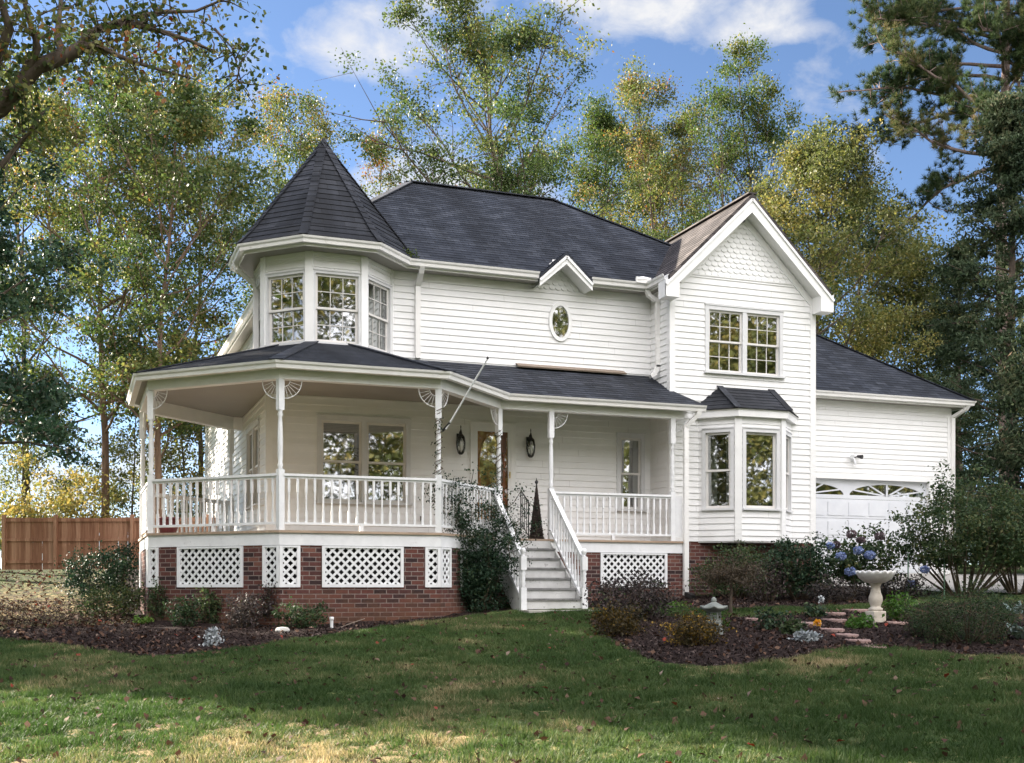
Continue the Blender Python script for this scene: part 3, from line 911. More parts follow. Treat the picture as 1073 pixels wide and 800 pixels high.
# roof: a low octagonal pyramid plus the straight lean-to
ro = oct_pts(OC, PR + .23); slope = .335
pr_ = MB(); ap = Vector((OC.x, OC.y, gz_ + slope * (PR + .23)))
for i in range(8): shingles(pr_, [(ro[i].x, ro[i].y, gz_), (ro[(i + 1) % 8].x, ro[(i + 1) % 8].y, gz_), ap])
for i in range(8): pr_.face([(ro[i].x, ro[i].y, gz_ - .02), (ro[(i + 1) % 8].x, ro[(i + 1) % 8].y, gz_ - .02), (ro[(i + 1) % 8].x, ro[(i + 1) % 8].y, gz_), (ro[i].x, ro[i].y, gz_)])
for i in range(1, 5):
    a = Vector((ro[i].x, ro[i].y, gz_)); nn = (ro[i] - OC).normalized()
    pr_.beam(a + Vector((0, 0, .012)), a + (ap - a) * .75 + Vector((0, 0, .012)), .24, .02, Vector((-nn.y, nn.x, 0)))
ys = S - .235; zs = (6.08 - gz_) / (F - ys)
rp = [(5.9, F, 6.08), (5.9, ys + .9, gz_ + .9 * zs), (7.0, ys, gz_), (11.74, ys, gz_), (11.40, W - .02, gz_ + zs * (W - ys)), (XW + .05, F, 6.08)]
shingles(pr_, [rp[0], rp[1], rp[2], rp[3], rp[4], rp[5]][1:] + [rp[0]])
lowr = [(p[0], p[1], p[2] - .03) for p in rp]
pr_.face(lowr[::-1])
for i in range(len(rp)):
    j = (i + 1) % len(rp); pr_.face([rp[i], lowr[i], lowr[j], rp[j]])
# short hip that closes the end in front of the wing
pr_.face([rp[3], (11.74, W + .02, gz_), rp[4]])
part(pr_, 'porch_roof', M['shingle'])
pk = MB(); pk.obox((9.5, F - .10, 6.10), (1.20, 0, 0), (0, .085, .04), (0, -.006, .013)); part(pk, 'loose_plank', M['bare_wood'])

def turned_post(name, x, y, z0=2.545, z1=BZ, rail_top=3.47, half=.05, ang=0.0):
    mb = MB()
    ca, sa = math.cos(ang), math.sin(ang)
    def sq(za, zb, h=half):
        mb.obox((x, y, (za + zb) / 2), (h * ca, h * sa, 0), (-h * sa, h * ca, 0), (0, 0, (zb - za) / 2))
    sq(z0, rail_top + .06); sq(z1 - .50, z1)
    a, b = rail_top + .06, z1 - .50
    r = half
    mb.lathe([(r * .98, a), (r * .6, a + .03), (r * .95, a + .07), (r * .62, a + .11), (r * .80, a + .2), (r * .86, (a + b) / 2), (r * .74, b - .22), (r * .58, b - .11), (r * .95, b - .07), (r * .6, b - .03), (r * .98, b)], (x, y, 0), 14)
    return part(mb, name, M['rail'])

def fan_bracket(post, x, y, d, zt=BZ, rad=.30):
    """quarter-round spandrel with spokes in the vertical plane through direction d"""
    mb = MB(); d = Vector((d[0], d[1], 0)).normalized()
    o = Vector((x, y, 0)) + d * .05
    arc = lambda rr, t: o + d * (rr * math.cos(t)) + Vector((0, 0, zt - .012 - rr * math.sin(t)))
    for rr, w in ((rad, .013), (rad * .36, .009)):
        mb.tube([arc(rr, PI / 2 * i / 8) for i in range(9)], w * .62, 6)
    for i in range(1, 6):
        t = PI / 2 * i / 6
        mb.beam(arc(rad * .36, t), arc(rad, t), .006, .006)
    part(mb, 'bracket', M['rail'], post)
inn = off_path(DK, -.055)
D1 = (Vector((1, -1)).normalized(), Vector((1, 1)).normalized())
posts = {}
def post_at(key, p, ang, br):
    posts[key] = turned_post('post', p.x, p.y, ang=ang)
    for b in br: fan_bracket(posts[key], p.x, p.y, b)
post_at('BK', inn[1], R(22.5), [])
post_at('A1', inn[2], R(67.5), [(0, -1)])
post_at('A0', inn[3], R(-22.5), [(1, -1), (0, 1)])
post_at('B', inn[4], R(22.5), [(-1, 1), (1, 0)])
post_at('C', inn[5], R(-22.5), [(-1, 0), (1, 1)])
post_at('D', inn[6], R(22.5), [(-1, -1)])
post_at('P2', V2(8.52, S + .055), 0, [(1, 0)])
post_at('P3', V2(11.14, S + .055), 0, [])
fan_bracket(posts['P3'], 11.14, S + .055, (1, 0), rad=.24)

def railing(p, q, ztop=3.465, zbot=2.66, drop=0.0, step=.140, sup=True, first=None):
    """between two posts; drop lowers the q end (stairs)"""
    p, q = Vector((p[0], p[1], 0)), Vector((q[0], q[1], 0))
    d = q - p; Ln = d.length; d = d / Ln
    zz = lambda s, z: z - drop * s / Ln
    mb = MB(); up = Vector((0, 0, 1))
    side = d.cross(up).normalized()
    a, b = p + d * .045, q - d * .045
    mb.beam(a + up * (zz(0, ztop) - .02), b + up * (zz(Ln, ztop) - .02), .085, .04, side)
    mb.beam(a + up * (zz(0, ztop) - .058), b + up * (zz(Ln, ztop) - .058), .035, .036, side)
    mb.beam(a + up * zz(0, zbot), b + up * zz(Ln, zbot), .06, .04, side)
    if sup and Ln > 2:
        c = (a + b) / 2; mb.obox((c.x, c.y, 2.59), side * .03, d * .03, (0, 0, .052))
    r = part(mb, 'railing', M['rail'])
    n = max(2, int(round(Ln / step)))
    for i in range(1, n):
        s = Ln * i / n; c = p + d * s
        z0, z1 = zz(s, zbot) + .018, zz(s, ztop) - .062
        bm_ = MB(); h = z1 - z0
        def seg(za, zb, w):
            bm_.obox((c.x, c.y, (za + zb) / 2), d * w, side * w, up * ((zb - za) / 2))
        seg(z0, z0 + h * .27, .0185); seg(z0 + h * .27, z1 - h * .33, .0115); seg(z1 - h * .33, z1, .0185)
        part(bm_, 'baluster', M['rail'], r)
    return r
railing(inn[2], inn[3]); railing(inn[3], inn[4]); railing(inn[4], inn[5]); railing(inn[5], inn[6], step=.13)
railing(V2(8.52, S + .055), V2(11.14, S + .055))
railing(inn[1], inn[2])
hr = MB(); hr.box(11.20, 11.34, S + .02, S + .07, 2.62, 3.44); part(hr, 'rail_post', M['rail'])

# lattice and brick skirt
def lattice(o, d, s0, s1, z0, z1, mid=None):
    fm = MB(); b = .052
    wbox(fm, o, d, s0, s0 + b, z0, z1, -.03, .012); wbox(fm, o, d, s1 - b, s1, z0, z1, -.03, .012)
    wbox(fm, o, d, s0 + b, s1 - b, z1 - b * .6, z1, -.03, .012); wbox(fm, o, d, s0 + b, s1 - b, z0, z0 + b, -.03, .012)
    fo = part(fm, 'lattice_panel', M['rail'])
    mb = MB(); n = nrm(d)
    a0, a1, b0, b1 = s0 + b * .7, s1 - b * .7, z0 + b * .7, z1 - b * .3
    pitch, hw = .142, .0195
    for lay, sg in ((-.012, 1), (-.022, -1)):
        k = -40
        while k < 80:
            # centre line s = c + sg*(z-b0)
            c = a0 + k * pitch; k += 1
            pts = []
            za, zb = b0, b1
            sa, sb = c, c + sg * (b1 - b0)
            # clip in s
            def clip(sv):
                return b0 + sg * (sv - c)
            lo_, hi_ = b0, b1
            if sg > 0: lo_, hi_ = max(b0, clip(a0)), min(b1, clip(a1))
            else: lo_, hi_ = max(b0, clip(a1)), min(b1, clip(a0))
            if hi_ - lo_ < .02: continue
            p = Vector(P3(o, d, n, c + sg * (lo_ - b0), lo_, lay)); q = Vector(P3(o, d, n, c + sg * (hi_ - b0), hi_, lay))
            mb.beam(p, q, hw * 2, .008, Vector((d[0], d[1], 0)) * (1 / math.sqrt(2)) - Vector((0, 0, sg / math.sqrt(2))))
    part(mb, 'lattice', M['rail'], fo)

def skirt(o, e, panels, zb=.55):
    d = (e - o); Ln = d.length; d = d / Ln
    mb = MB(); ops = []
    for s0, s1 in panels: ops.append((max(0, s0), min(Ln, s1), 1.62, 2.30))
    flat_wall(mb, o, d, [(0, zb), (Ln, zb), (Ln, 2.30), (0, 2.30)], ops, -.012)
    n = nrm(d)
    for (s0, s1, z0, z1) in ops:      # reveals
        q = lambda s, z, f: P3(o, d, n, s, z, f)
        mb.face([q(s0, z0, -.012), q(s0, z0, -.12), q(s1, z0, -.12), q(s1, z0, -.012)][::-1])
        if s0 > .01: mb.face([q(s0, z0, -.012), q(s0, z1, -.012), q(s0, z1, -.12), q(s0, z0, -.12)])
        if s1 < Ln - .01: mb.face([q(s1, z0, -.012), q(s1, z0, -.12), q(s1, z1, -.12), q(s1, z1, -.012)])
    part(mb, 'brick_skirt', M['brick'])
    vd = MB()  # black sheets behind the lattice, standing in for the shade under the porch
    for (s0, s1, z0, z1) in ops:
        q = lambda s, z: P3(o, d, n, s, z, -.30)
        vd.face([q(s0 - (0 if s0 < .01 else .2), z0 - .2), q(s1 + (0 if s1 > Ln - .01 else .2), z0 - .2), q(s1 + (0 if s1 > Ln - .01 else .2), z1 + .1), q(s0 - (0 if s0 < .01 else .2), z1 + .1)])
    if ops: part(vd, 'shade_backing', M['shade_black'])
    for (s0, s1, z0, z1) in ops: lattice(o, d, s0 + .003, s1 - .003, z0 + .002, z1 - .002)
    return d, Ln
LnS = (A0 - A1).length
skirt(A1, A0, [(.0, .34), (LnS - .36, LnS)])
d = (Bc - A0).normalized()
q = lambda u: s_on(A0, d, u)
skirt(A0, Bc, [(0, q(166)), (q(185.5), q(254.6)), (q(275), (Bc - A0).length)])
skirt(Bc, Cc, [(0, .34), (.69, 2.07), (2.44, 2.721)])
skirt(Cc, Dc, [(0, .38), (.75, 2.0)])
skirt(Dc, Ec, [(2.06, 3.52)], .8)
skirt(BK, A1, [])
sb_ = MB(); flat_wall(sb_, V2(11.38, S), V2(0, 1), [(0, .8), (W - S, .8), (W - S, 2.30), (0, 2.30)]); part(sb_, 'brick_skirt', M['brick'])
for o_, d_, q_ in ((V2(0, W), EX, (XW, XR, 2.58, -.006)), (V2(XR, W), V2(0, 1), (0, 9, 2.58, -.006)), (V2(XL, 30), EY, (0, 8, 2.5, -.03))):
    fb = MB(); flat_wall(fb, o_, d_, [(q_[0], .8), (q_[1], .8), (q_[1], q_[2]), (q_[0], q_[2])], (), q_[3])
    part(fb, 'brick_foundation', M['brick'])
cv = MB(); cv.face([(XL, F + .3, .5), (XW, F + .3, .5), (XW, F + .3, 2.5), (XL, F + .3, 2.5)]); cv.face([(XL + .2, 30, .5), (XL + .2, F + .3, .5), (XL + .2, F + .3, 2.5), (XL + .2, 30, 2.5)])
part(cv, 'shade_backing', M['shade_black'])

# ---------------------------------------------------------------- stairs
SX0, SX1 = 7.36, 8.46
SB = gz(7.9, 18.8) + .05
nst = 7; rise = (2.545 - SB) / nst; run = .245
y_bot = S - .03 - (nst - 1) * run
st = MB()
for i in range(nst):           # i = 0 lowest riser
    z0, z1 = SB + i * rise, SB + (i + 1) * rise
    y = y_bot + i * run
    st.box(SX0, SX1, y, y + .022, z0 + .001, z1 - .034)
stairs = part(st, 'stairs', M['step_riser'])
for i in range(nst - 1):
    z1 = SB + (i + 1) * rise; y = y_bot + i * run
    t = MB(); t.box(SX0 - .01, SX1 + .01, y - .03, y + run + .0, z1 - .033, z1); part(t, 'tread', M['tread'], stairs)
for x in (SX0 - .045, SX1 + .012):
    sg_ = MB()
    p = [(y_bot - .02, SB - .1), (y_bot - .02, SB + rise * .7), (S - .04, 2.48), (S - .04, 2.0), (y_bot + .35, SB - .1)]
    vs = [(xx, a, b) for xx in (x, x + .034) for a, b in p]
    sg_.shape(vs, [(0, 1, 2, 3, 4), (9, 8, 7, 6, 5)] + [(i, 5 + i, 5 + (i + 1) % 5, (i + 1) % 5) for i in range(5)])
    part(sg_, 'stringer', M['step_riser'], stairs)
def newel(x, y):
    mb = MB(); h = .052; zb = gz(x, y) - .15; zt = SB + 1.03
    mb.box(x - h, x + h, y - h, y + h, zb, SB + .38)
    mb.box(x - h, x + h, y - h, y + h, zt - .34, zt - .10)
    a = SB + .38; b = zt - .34
    mb.lathe([(.05, a), (.03, a + .03), (.048, a + .07), (.036, a + .12), (.044, (a + b) / 2), (.034, b - .10), (.048, b - .06), (.03, b - .03), (.05, b)], (x, y, 0), 14)
    mb.lathe([(.05, zt - .10), (.028, zt - .08), (.026, zt - .065), (.046, zt - .03), (.050, zt - .0), (.040, zt + .035), (.015, zt + .055)], (x, y, 0), 14)
    part(mb, 'newel_post', M['rail'])
NY = y_bot - .02
newel(SX0 - .02, NY); newel(SX1 + .05, NY)
def stair_rail(x, p_top):
    ztop = 3.50; dropv = (ztop - (SB + .96))
    railing(V2(x, S + .055), V2(x, NY), ztop=ztop, zbot=2.72, drop=dropv, step=.128, sup=False)
stair_rail(SX1 + .05, None); stair_rail(SX0 - .02, None)

# ---------------------------------------------------------------- entrance
ds = MB()
wbox(ds, oF, EX, DOOR[0] - .0, DOOR[0] + .10, DOOR[2], DOOR[3], -.1, .034); wbox(ds, oF, EX, DOOR[1] - .10, DOOR[1], DOOR[2], DOOR[3], -.1, .034)
wbox(ds, oF, EX, DOOR[0] + .10, DOOR[1] - .10, DOOR[3] - .10, DOOR[3], -.1, .034)
wbox(ds, oF, EX, DOOR[0] - .02, DOOR[1] + .02, DOOR[3], DOOR[3] + .03, -.02, .05)
wbox(ds, oF, EX, DOOR[0], DOOR[1], DOOR[2] - .05, DOOR[2] + .02, -.12, .06)
doorf = part(ds, 'door_frame', M['trim'])
dl = MB(); x0, x1, z0, z1 = DOOR[0] + .10, DOOR[1] - .10, DOOR[2] + .02, DOOR[3] - .10
cx, cz, rx_, rz_ = (x0 + x1) / 2, z0 + 1.20, .25, .66
N = 32
outer = []
for i in range(N):
    t = 2 * PI * i / N
    c, s = math.cos(t), math.sin(t)
    k = min((x1 - x0) / 2 / max(abs(c), 1e-6), ((z1 - cz) if s > 0 else (cz - z0)) / max(abs(s), 1e-6))
    outer.append((cx + k * c, F + .09, cz + k * s))
inner = [(cx + rx_ * math.cos(2 * PI * i / N), F + .09, cz + rz_ * math.sin(2 * PI * i / N)) for i in range(N)]
for i in range(N):
    j = (i + 1) % N; dl.face([outer[i], outer[j], inner[j], inner[i]])
for cxx, cyy in ((x0, z0), (x1, z0), (x0, z1), (x1, z1)): pass
dl.face([(x0, F + .091, z0), (x1, F + .091, z0), (x1, F + .091, z0 + .4), (x0, F + .091, z0 + .4)])
dl.tube([(cx + (rx_ + .02) * math.cos(2 * PI * i / 40), F + .075, cz + (rz_ + .02) * math.sin(2 * PI * i / 40)) for i in range(41)], .022, 8, caps=False)
for a in (cx - .17, cx + .17):
    dl.box(a - .13, a + .13, F + .070, F + .088, z0 + .12, z0 + .42)
dl.face([(x0 - .02, F + .13, z0), (x1 + .02, F + .13, z0), (x1 + .02, F + .13, z1), (x0 - .02, F + .13, z1)])
door = part(dl, 'front_door', M['door'])
og = MB(); og.face([(p[0], F + .085, p[2]) for p in inner]); part(og, 'oval_glass', M['glass'], door)
hd = MB(); hd.tube([(x1 - .05, F + .06, z0 + .98), (x1 - .05, F + .03, z0 + .98)], .02, 8); hd.lathe([(.0, -.03), (.028, -.02), (.03, 0), (.028, .02), (0, .03)], (x1 - .05, F + .02, z0 + .98), 10); part(hd, 'handle', M['brass'], door)
stm = MB(); b = .055
for (a0, a1, b0, b1) in ((x0 - .0, x0 + b, z0, z1), (x1 - b, x1, z0, z1), (x0 + b, x1 - b, z1 - b, z1), (x0 + b, x1 - b, z0, z0 + .12)):
    wbox(stm, oF, EX, a0, a1, b0, b1, -.005, .025)
storm = part(stm, 'storm_door', M['trim'])
sgp = MB(); sgp.face([(x0 + b, F - .01, z0 + .1), (x1 - b, F - .01, z0 + .1), (x1 - b, F - .01, z1 - b), (x0 + b, F - .01, z1 - b)]); part(sgp, 'pane', M['storm_glass'], storm)
sh_ = MB(); sh_.beam((x1 - .028, F - .05, z0 + 1.0), (x1 - .028, F - .05, z0 + 1.13), .018, .02); sh_.box(x1 - .04, x1 - .016, F - .05, F - .024, z0 + 1.05, z0 + 1.08); part(sh_, 'handle', M['brass'], storm)
es = MB(); es.box(7.40, 8.30, 21.36, F - .002, 2.546, 2.675); es.box(7.45, 8.27, 21.66, F - .001, 2.6751, 2.80)
part(es, 'door_step', M['step_riser'])
ir = MB(); xi = 8.31
ir.tube([(xi, 21.72, 3.56), (xi, 21.30, 3.30)], .014, 6); ir.tube([(xi, 21.72, 2.90), (xi, 21.30, 2.64)], .010, 6)
for i, y in enumerate((21.72, 21.615, 21.51, 21.405, 21.30)):
    zt = 3.56 - (21.72 - y) / .42 * .26
    ir.tube([(xi, y, zt), (xi, y, (2.68 if i == 0 else 2.546) if i in (0, 4) else zt - .66)], .012 if i in (0, 4) else .007, 6)
part(ir, 'handrail', M['black'])
ov = MB(); oc_ = (9.27, 7.06)
def ell(a, b, y, n=36): return [(oc_[0] + a * math.cos(2 * PI * i / n), y, oc_[1] + b * math.sin(2 * PI * i / n)) for i in range(n)]
e1, e2, e3, e4 = ell(.255, .405, F - .002), ell(.25, .40, F - .05), ell(.185, .325, F - .05), ell(.185, .325, F - .012)
for i in range(36):
    j = (i + 1) % 36
    ov.face([e1[j], e1[i], e2[i], e2[j]]); ov.face([e2[j], e2[i], e3[i], e3[j]]); ov.face([e3[j], e3[i], e4[i], e4[j]])
ovw = part(ov, 'oval_window', M['trim'])
op_ = MB(); op_.face(ell(.187, .327, F - .026)); part(op_, 'pane', M['glass'], ovw)
od = MB(); od.face(ell(.2, .34, F - .020)); part(od, 'dim_backing', M['dark'], ovw)
ot = MB(); ot.box(6.30, 6.37, F - .035, F, 2.93, 3.02); part(ot, 'outlet', M['black'])

# ---------------------------------------------------------------- bay window
bl = [V2(12.00, W), V2(12.59, W - .58), V2(13.65, W - .58), V2(14.24, W)]
for i in range(3):
    o = bl[i]; d = bl[i + 1] - o; Ln = d.length; d = d / Ln
    e = .09 if i == 1 else .08
    opn = [window(o, d, e, Ln - e, 3.20, 4.87, fixed=(i == 1), cas=.075, room=.30, curtain=(i == 0), margin=.0, sillw=.03)]
    wm = MB(); siding(wm, o, d, [(0, 2.57), (Ln, 2.57), (Ln, 5.12), (0, 5.12)], opn); part(wm, 'bay_wall', M['siding'])
cb = MB()
for p in bl[1:3]:
    nn = V2((p.x - 13.12), (p.y - W)).normalized()
    nn = V2(-.38 if p.x < 13 else .38, -.92); tt = V2(-nn.y, nn.x)
    cb.obox((p.x + nn.x * .008, p.y + nn.y * .008, 3.84), (tt.x * .07, tt.y * .07, 0), (nn.x * .022, nn.y * .022, 0), (0, 0, 1.265))
cb.prism([(p.x, p.y) for p in bl], 2.545, 2.568)
part(cb, 'bay_trim', M['trim'])
be = [V2(11.83, W - .001), V2(12.53, W - .71), V2(13.71, W - .71), V2(14.41, W - .001)]
bf = MB(); bf.sweep(be, [(0, 0), (-.02, -.03), (-.02, -.15), (-.16, -.15), (-.16, 0)], 5.245); part(bf, 'bay_cornice', M['trim'])
br = MB(); t1, t2 = (12.50, W - .002, 5.79), (13.74, W - .002, 5.79)
e3_ = [(p.x + (-.02 if i < 2 else .02), p.y - (.02 if i in (1, 2) else 0), 5.25) for i, p in enumerate(be)]
shingles(br, [e3_[0], e3_[1], t1], .13, .010); shingles(br, [e3_[1], e3_[2], t2, t1], .13, .010); shingles(br, [e3_[2], e3_[3], t2], .13, .010); br.face(e3_[::-1])
for a, b in ((e3_[1], t1), (e3_[2], t2)):
    br.beam(Vector(a) + Vector((0, 0, .014)), Vector(b) + Vector((0, -.01, .014)), .15, .014)
part(br, 'bay_roof', M['shingle_turret'])

# ---------------------------------------------------------------- garage
G, GX1 = 24.0, 20.95
DX0, DX1, DZ = 15.42, 20.28, 4.30
GF = gz(17, 24) + .06
wall = MB(); siding(wall, V2(0, G), EX, [(XR, GF - .3), (GX1, GF - .3), (GX1, 6.25), (XR, 6.25)], [(DX0 - .02, DX1 + .02, GF - .5, DZ + .02)])
siding(wall, V2(GX1, G), V2(0, 1), [(0, GF - .3), (7.5, GF - .3), (7.5, 6.25), (0, 6.25)])
part(wall, 'garage_wall', M['siding'])
corner_board(GX1, G, GF - .2, 6.2, 1, -1)
gt = MB(); wbox(gt, V2(0, G), EX, DX0 - .12, DX1 + .12, DZ, DZ + .13, -.16, .03)
wbox(gt, V2(0, G), EX, DX0 - .12, DX0, GF, DZ, -.16, .03); wbox(gt, V2(0, G), EX, DX1, DX1 + .12, GF, DZ, -.16, .03)
gt.box(XR, GX1, G - .024, G, 6.05, 6.22)
part(gt, 'garage_trim', M['trim'])
gd = MB(); oG = V2(0, G + .10); cols, rows_ = 4, 5
cw, rh = (DX1 - DX0) / cols, (DZ - GF) / rows_
for r in range(rows_):
    z0 = GF + r * rh
    if r < rows_ - 1:
        for c in range(cols):
            x = DX0 + c * cw
            wbox(gd, oG, EX, x, x + cw, z0 + .004, z0 + rh - .004, -.03, 0)
            for q in (0, 1): wbox(gd, oG, EX, x + .06 + q * cw / 2, x + cw / 2 - .05 + q * cw / 2, z0 + .07, z0 + rh - .07, 0, .014)
    else:
        for c in range(cols):      # top row: a fan light over every two panels
            x = DX0 + c * cw; left = c % 2 == 0
            hub = x + cw - .03 if left else x + .03
            zb = z0 + .10; rr = cw - .12; hh = rh - .20
            fan = [(hub + (-1 if left else 1) * rr * math.cos(PI / 2 * i / 10), zb + hh * math.sin(PI / 2 * i / 10)) for i in range(11)]
            # panel face around the quarter fan, as strips
            for i in range(10):
                a, b = fan[i], fan[i + 1]
                gd.face([(a[0], G + .10, a[1]), (b[0], G + .10, b[1]), (b[0], G + .10, z0 + rh - .004), (a[0], G + .10, z0 + rh - .004)])
            xa, xb = (x, hub - rr) if left else (hub + rr, x + cw)
            gd.face([(xa, G + .10, z0 + .004), (xb, G + .10, z0 + .004), (xb, G + .10, z0 + rh - .004), (xa, G + .10, z0 + rh - .004)])
            xc, xd = (hub - rr, x + cw) if left else (x, hub + rr)
            gd.face([(xc, G + .10, z0 + .004), (xd, G + .10, z0 + .004), (xd, G + .10, zb), (xc, G + .10, zb)])
            xh0, xh1 = (hub, x + cw) if left else (x, hub)
            gd.face([(xh0, G + .10, zb), (xh1, G + .10, zb), (xh1, G + .10, z0 + rh - .004), (xh0, G + .10, z0 + rh - .004)])
            for i in (3, 7):
                t = PI / 2 * i / 10; sx = -1 if left else 1
                gd.beam((hub, G + .105, zb), (hub + sx * rr * math.cos(t), G + .105, zb + hh * math.sin(t)), .02, .035, (0, 1, 0))
gdo = part(gd, 'garage_door', M['garage_paint'])
gg = MB(); z0 = GF + 3 * rh
gg.face([(DX0, G + .125, z0 + .05), (DX1, G + .125, z0 + .05), (DX1, G + .125, DZ), (DX0, G + .125, DZ)]); part(gg, 'pane', M['glass'], gdo)
gb = MB(); gb.face([(DX0 - .1, G + .6, GF), (DX1 + .1, G + .6, GF), (DX1 + .1, G + .6, DZ + .2), (DX0 - .1, G + .6, DZ + .2)]); part(gb, 'garage_interior', M['dark'], gdo)
t35 = math.tan(R(36)); gy0, gy1, gz0 = 23.58, 31.6, 6.36; gx1 = 21.38
gym = (gy0 + gy1) / 2; grz = gz0 + t35 * (gym - gy0); grx = gx1 - (gym - gy0)
gr_ = MB(); a, b, c, d_, p, q_ = (XR - .4, gy0, gz0), (gx1, gy0, gz0), (gx1, gy1, gz0), (XR - .4, gy1, gz0), (XR - .4, gym, grz), (grx, gym, grz)
shingles(gr_, [a, b, q_, p]); shingles(gr_, [b, c, q_]); gr_.face([c, d_, p, q_]); gr_.face([a, d_, c, b])
gr_.beam(Vector(b) + Vector((0, 0, .01)), Vector(q_) + Vector((0, 0, .01)), .2, .02)
part(gr_, 'garage_roof', M['shingle'])
eave([V2(XR + .03, gy0 - .03), V2(gx1 + .03, gy0 - .03), V2(gx1 + .03, 31.0)], gz0 + .0, .46)

# ---------------------------------------------------------------- downspouts
def downspout(pts, foot=None, w=.10, t=.075):
    mb = MB()
    for a, b in zip(pts, pts[1:]):
        a, b = Vector(a), Vector(b); dd = (b - a).normalized()
        sd = Vector((1, 0, 0)) if abs(dd.x) < .6 else Vector((0, 1, 0))
        mb.beam(a - dd * .02, b + dd * .02, w, t, sd)
    return part(mb, 'downspout', M['gutter'])
downspout([(6.24, F - .36, 7.80), (6.24, F - .30, 7.72), (6.24, F - .05, 7.52), (6.24, F - .05, 6.12)])
downspout([(XW - .26, F - .34, 7.80), (XW - .22, F - .36, 7.68), (XW - .05, F - .42, 7.56), (XW - .05, F - .42, 6.22), (XW - .12, F - .42, 6.06), (XW - .22, F - .44, 6.0)])
xq = at_y(718.3, 500, S - .03).x
downspout([(11.62, S - .17, 5.14), (11.60, S - .15, 5.06), (xq, S - .045, 4.84), (xq, S - .045, gz(xq, S) + .10)])
dtb = MB(); dtb.beam((xq, S - .05, gz(xq, S) + .12), (xq + .05, S - .25, gz(xq, S) + .05), .11, .08); part(dtb, 'drain_boot', M['cloth_black'])
downspout([(21.22, gy0 + .06, 6.26), (21.18, gy0 + .12, 6.16), (20.99, G - .05, 5.98), (20.99, G - .05, gz(21, 24) + .1)])
downspout([(XR + .22, W + .02, 7.74), (XR + .18, W + .05, 7.62), (XR + .05, W + .10, 7.50), (XR + .05, W + .10, 2.0)])
pt_ = tp[1]
downspout([(TC.x - 1.66, TC.y + .2, 7.82), (TC.x - 1.62, TC.y + .2, 7.70), (TC.x - TR - .03, TC.y + .3, 7.45), (TC.x - TR - .03, TC.y + .3, 6.1)])


# ================================================================== GROUND
def pip(px, py, poly):
    inside = np.zeros(px.shape, bool); n = len(poly)
    for i in range(n):
        x0, y0 = poly[i]; x1, y1 = poly[(i + 1) % n]
        c = ((y0 > py) != (y1 > py))
        with np.errstate(divide='ignore', invalid='ignore'):
            xi = (x1 - x0) * (py - y0) / (y1 - y0 if y1 != y0 else 1e-9) + x0
        inside ^= c & (px < xi)
    return inside
def sdist(px, py, poly):
    d = np.full(px.shape, 1e9); n = len(poly)
    for i in range(n):
        x0, y0 = poly[i]; x1, y1 = poly[(i + 1) % n]
        dx, dy = x1 - x0, y1 - y0; L2 = dx * dx + dy * dy + 1e-9
        t = np.clip(((px - x0) * dx + (py - y0) * dy) / L2, 0, 1)
        d = np.minimum(d, np.hypot(px - x0 - t * dx, py - y0 - t * dy))
    return np.where(pip(px, py, poly), d, -d)
def gp(u, v):
    p = ground_at(u, v); return (p.x, p.y)
bed_front = [gp(u, v) for u, v in [(0, 672), (60, 677), (110, 684), (150, 690), (200, 688), (250, 682), (300, 673), (360, 665), (420, 657), (480, 648), (530, 641), (545, 640)]]
bed_left = bed_front + [(7.3, 19.2), (7.3, 36), (-9.5, 36), (-9.5, bed_front[0][1])]
bed_right = [gp(u, v) for u, v in [(618, 650), (640, 672), (665, 686), (690, 696), (740, 701), (780, 699), (830, 692), (880, 681), (940, 680), (1000, 687), (1073, 691), (1110, 690)]] + \
            [gp(u, v) for u, v in [(1110, 640), (1050, 632), (985, 634), (930, 640), (860, 645), (790, 648), (720, 648), (660, 644)]]
bed_wall = [gp(u, v) for u, v in [(640, 640), (700, 640), (780, 640), (860, 637), (940, 631), (985, 624)]] + [(16.2, 22.4), (14.9, 23.9), (14.8, 21.2), (8.6, 21.0), (8.6, 19.5)]

def mask_beds(px, py):
    d = np.maximum(np.maximum(sdist(px, py, bed_left), sdist(px, py, bed_right)), sdist(px, py, bed_wall))
    return d
def vnoise(x, y, s, seed):
    r = np.random.default_rng(seed); g = r.uniform(0, 1, (96, 96))
    fx, fy = x / s + 40, y / s + 40; ix, iy = np.floor(fx).astype(int), np.floor(fy).astype(int)
    tx, ty = fx - ix, fy - iy; tx = tx * tx * (3 - 2 * tx); ty = ty * ty * (3 - 2 * ty)
    G_ = lambda a, b: g[a % 96, b % 96]
    return (G_(ix, iy) * (1 - tx) + G_(ix + 1, iy) * tx) * (1 - ty) + (G_(ix, iy + 1) * (1 - tx) + G_(ix + 1, iy + 1) * tx) * ty
def lumps(x, y, bed01):
    return (.022 * vnoise(x, y, .45, 11) + .03 * vnoise(x, y, 1.1, 12)) * np.clip(1.1 - 1.6 * bed01, 0, 1)
vgz = np.vectorize(gz)

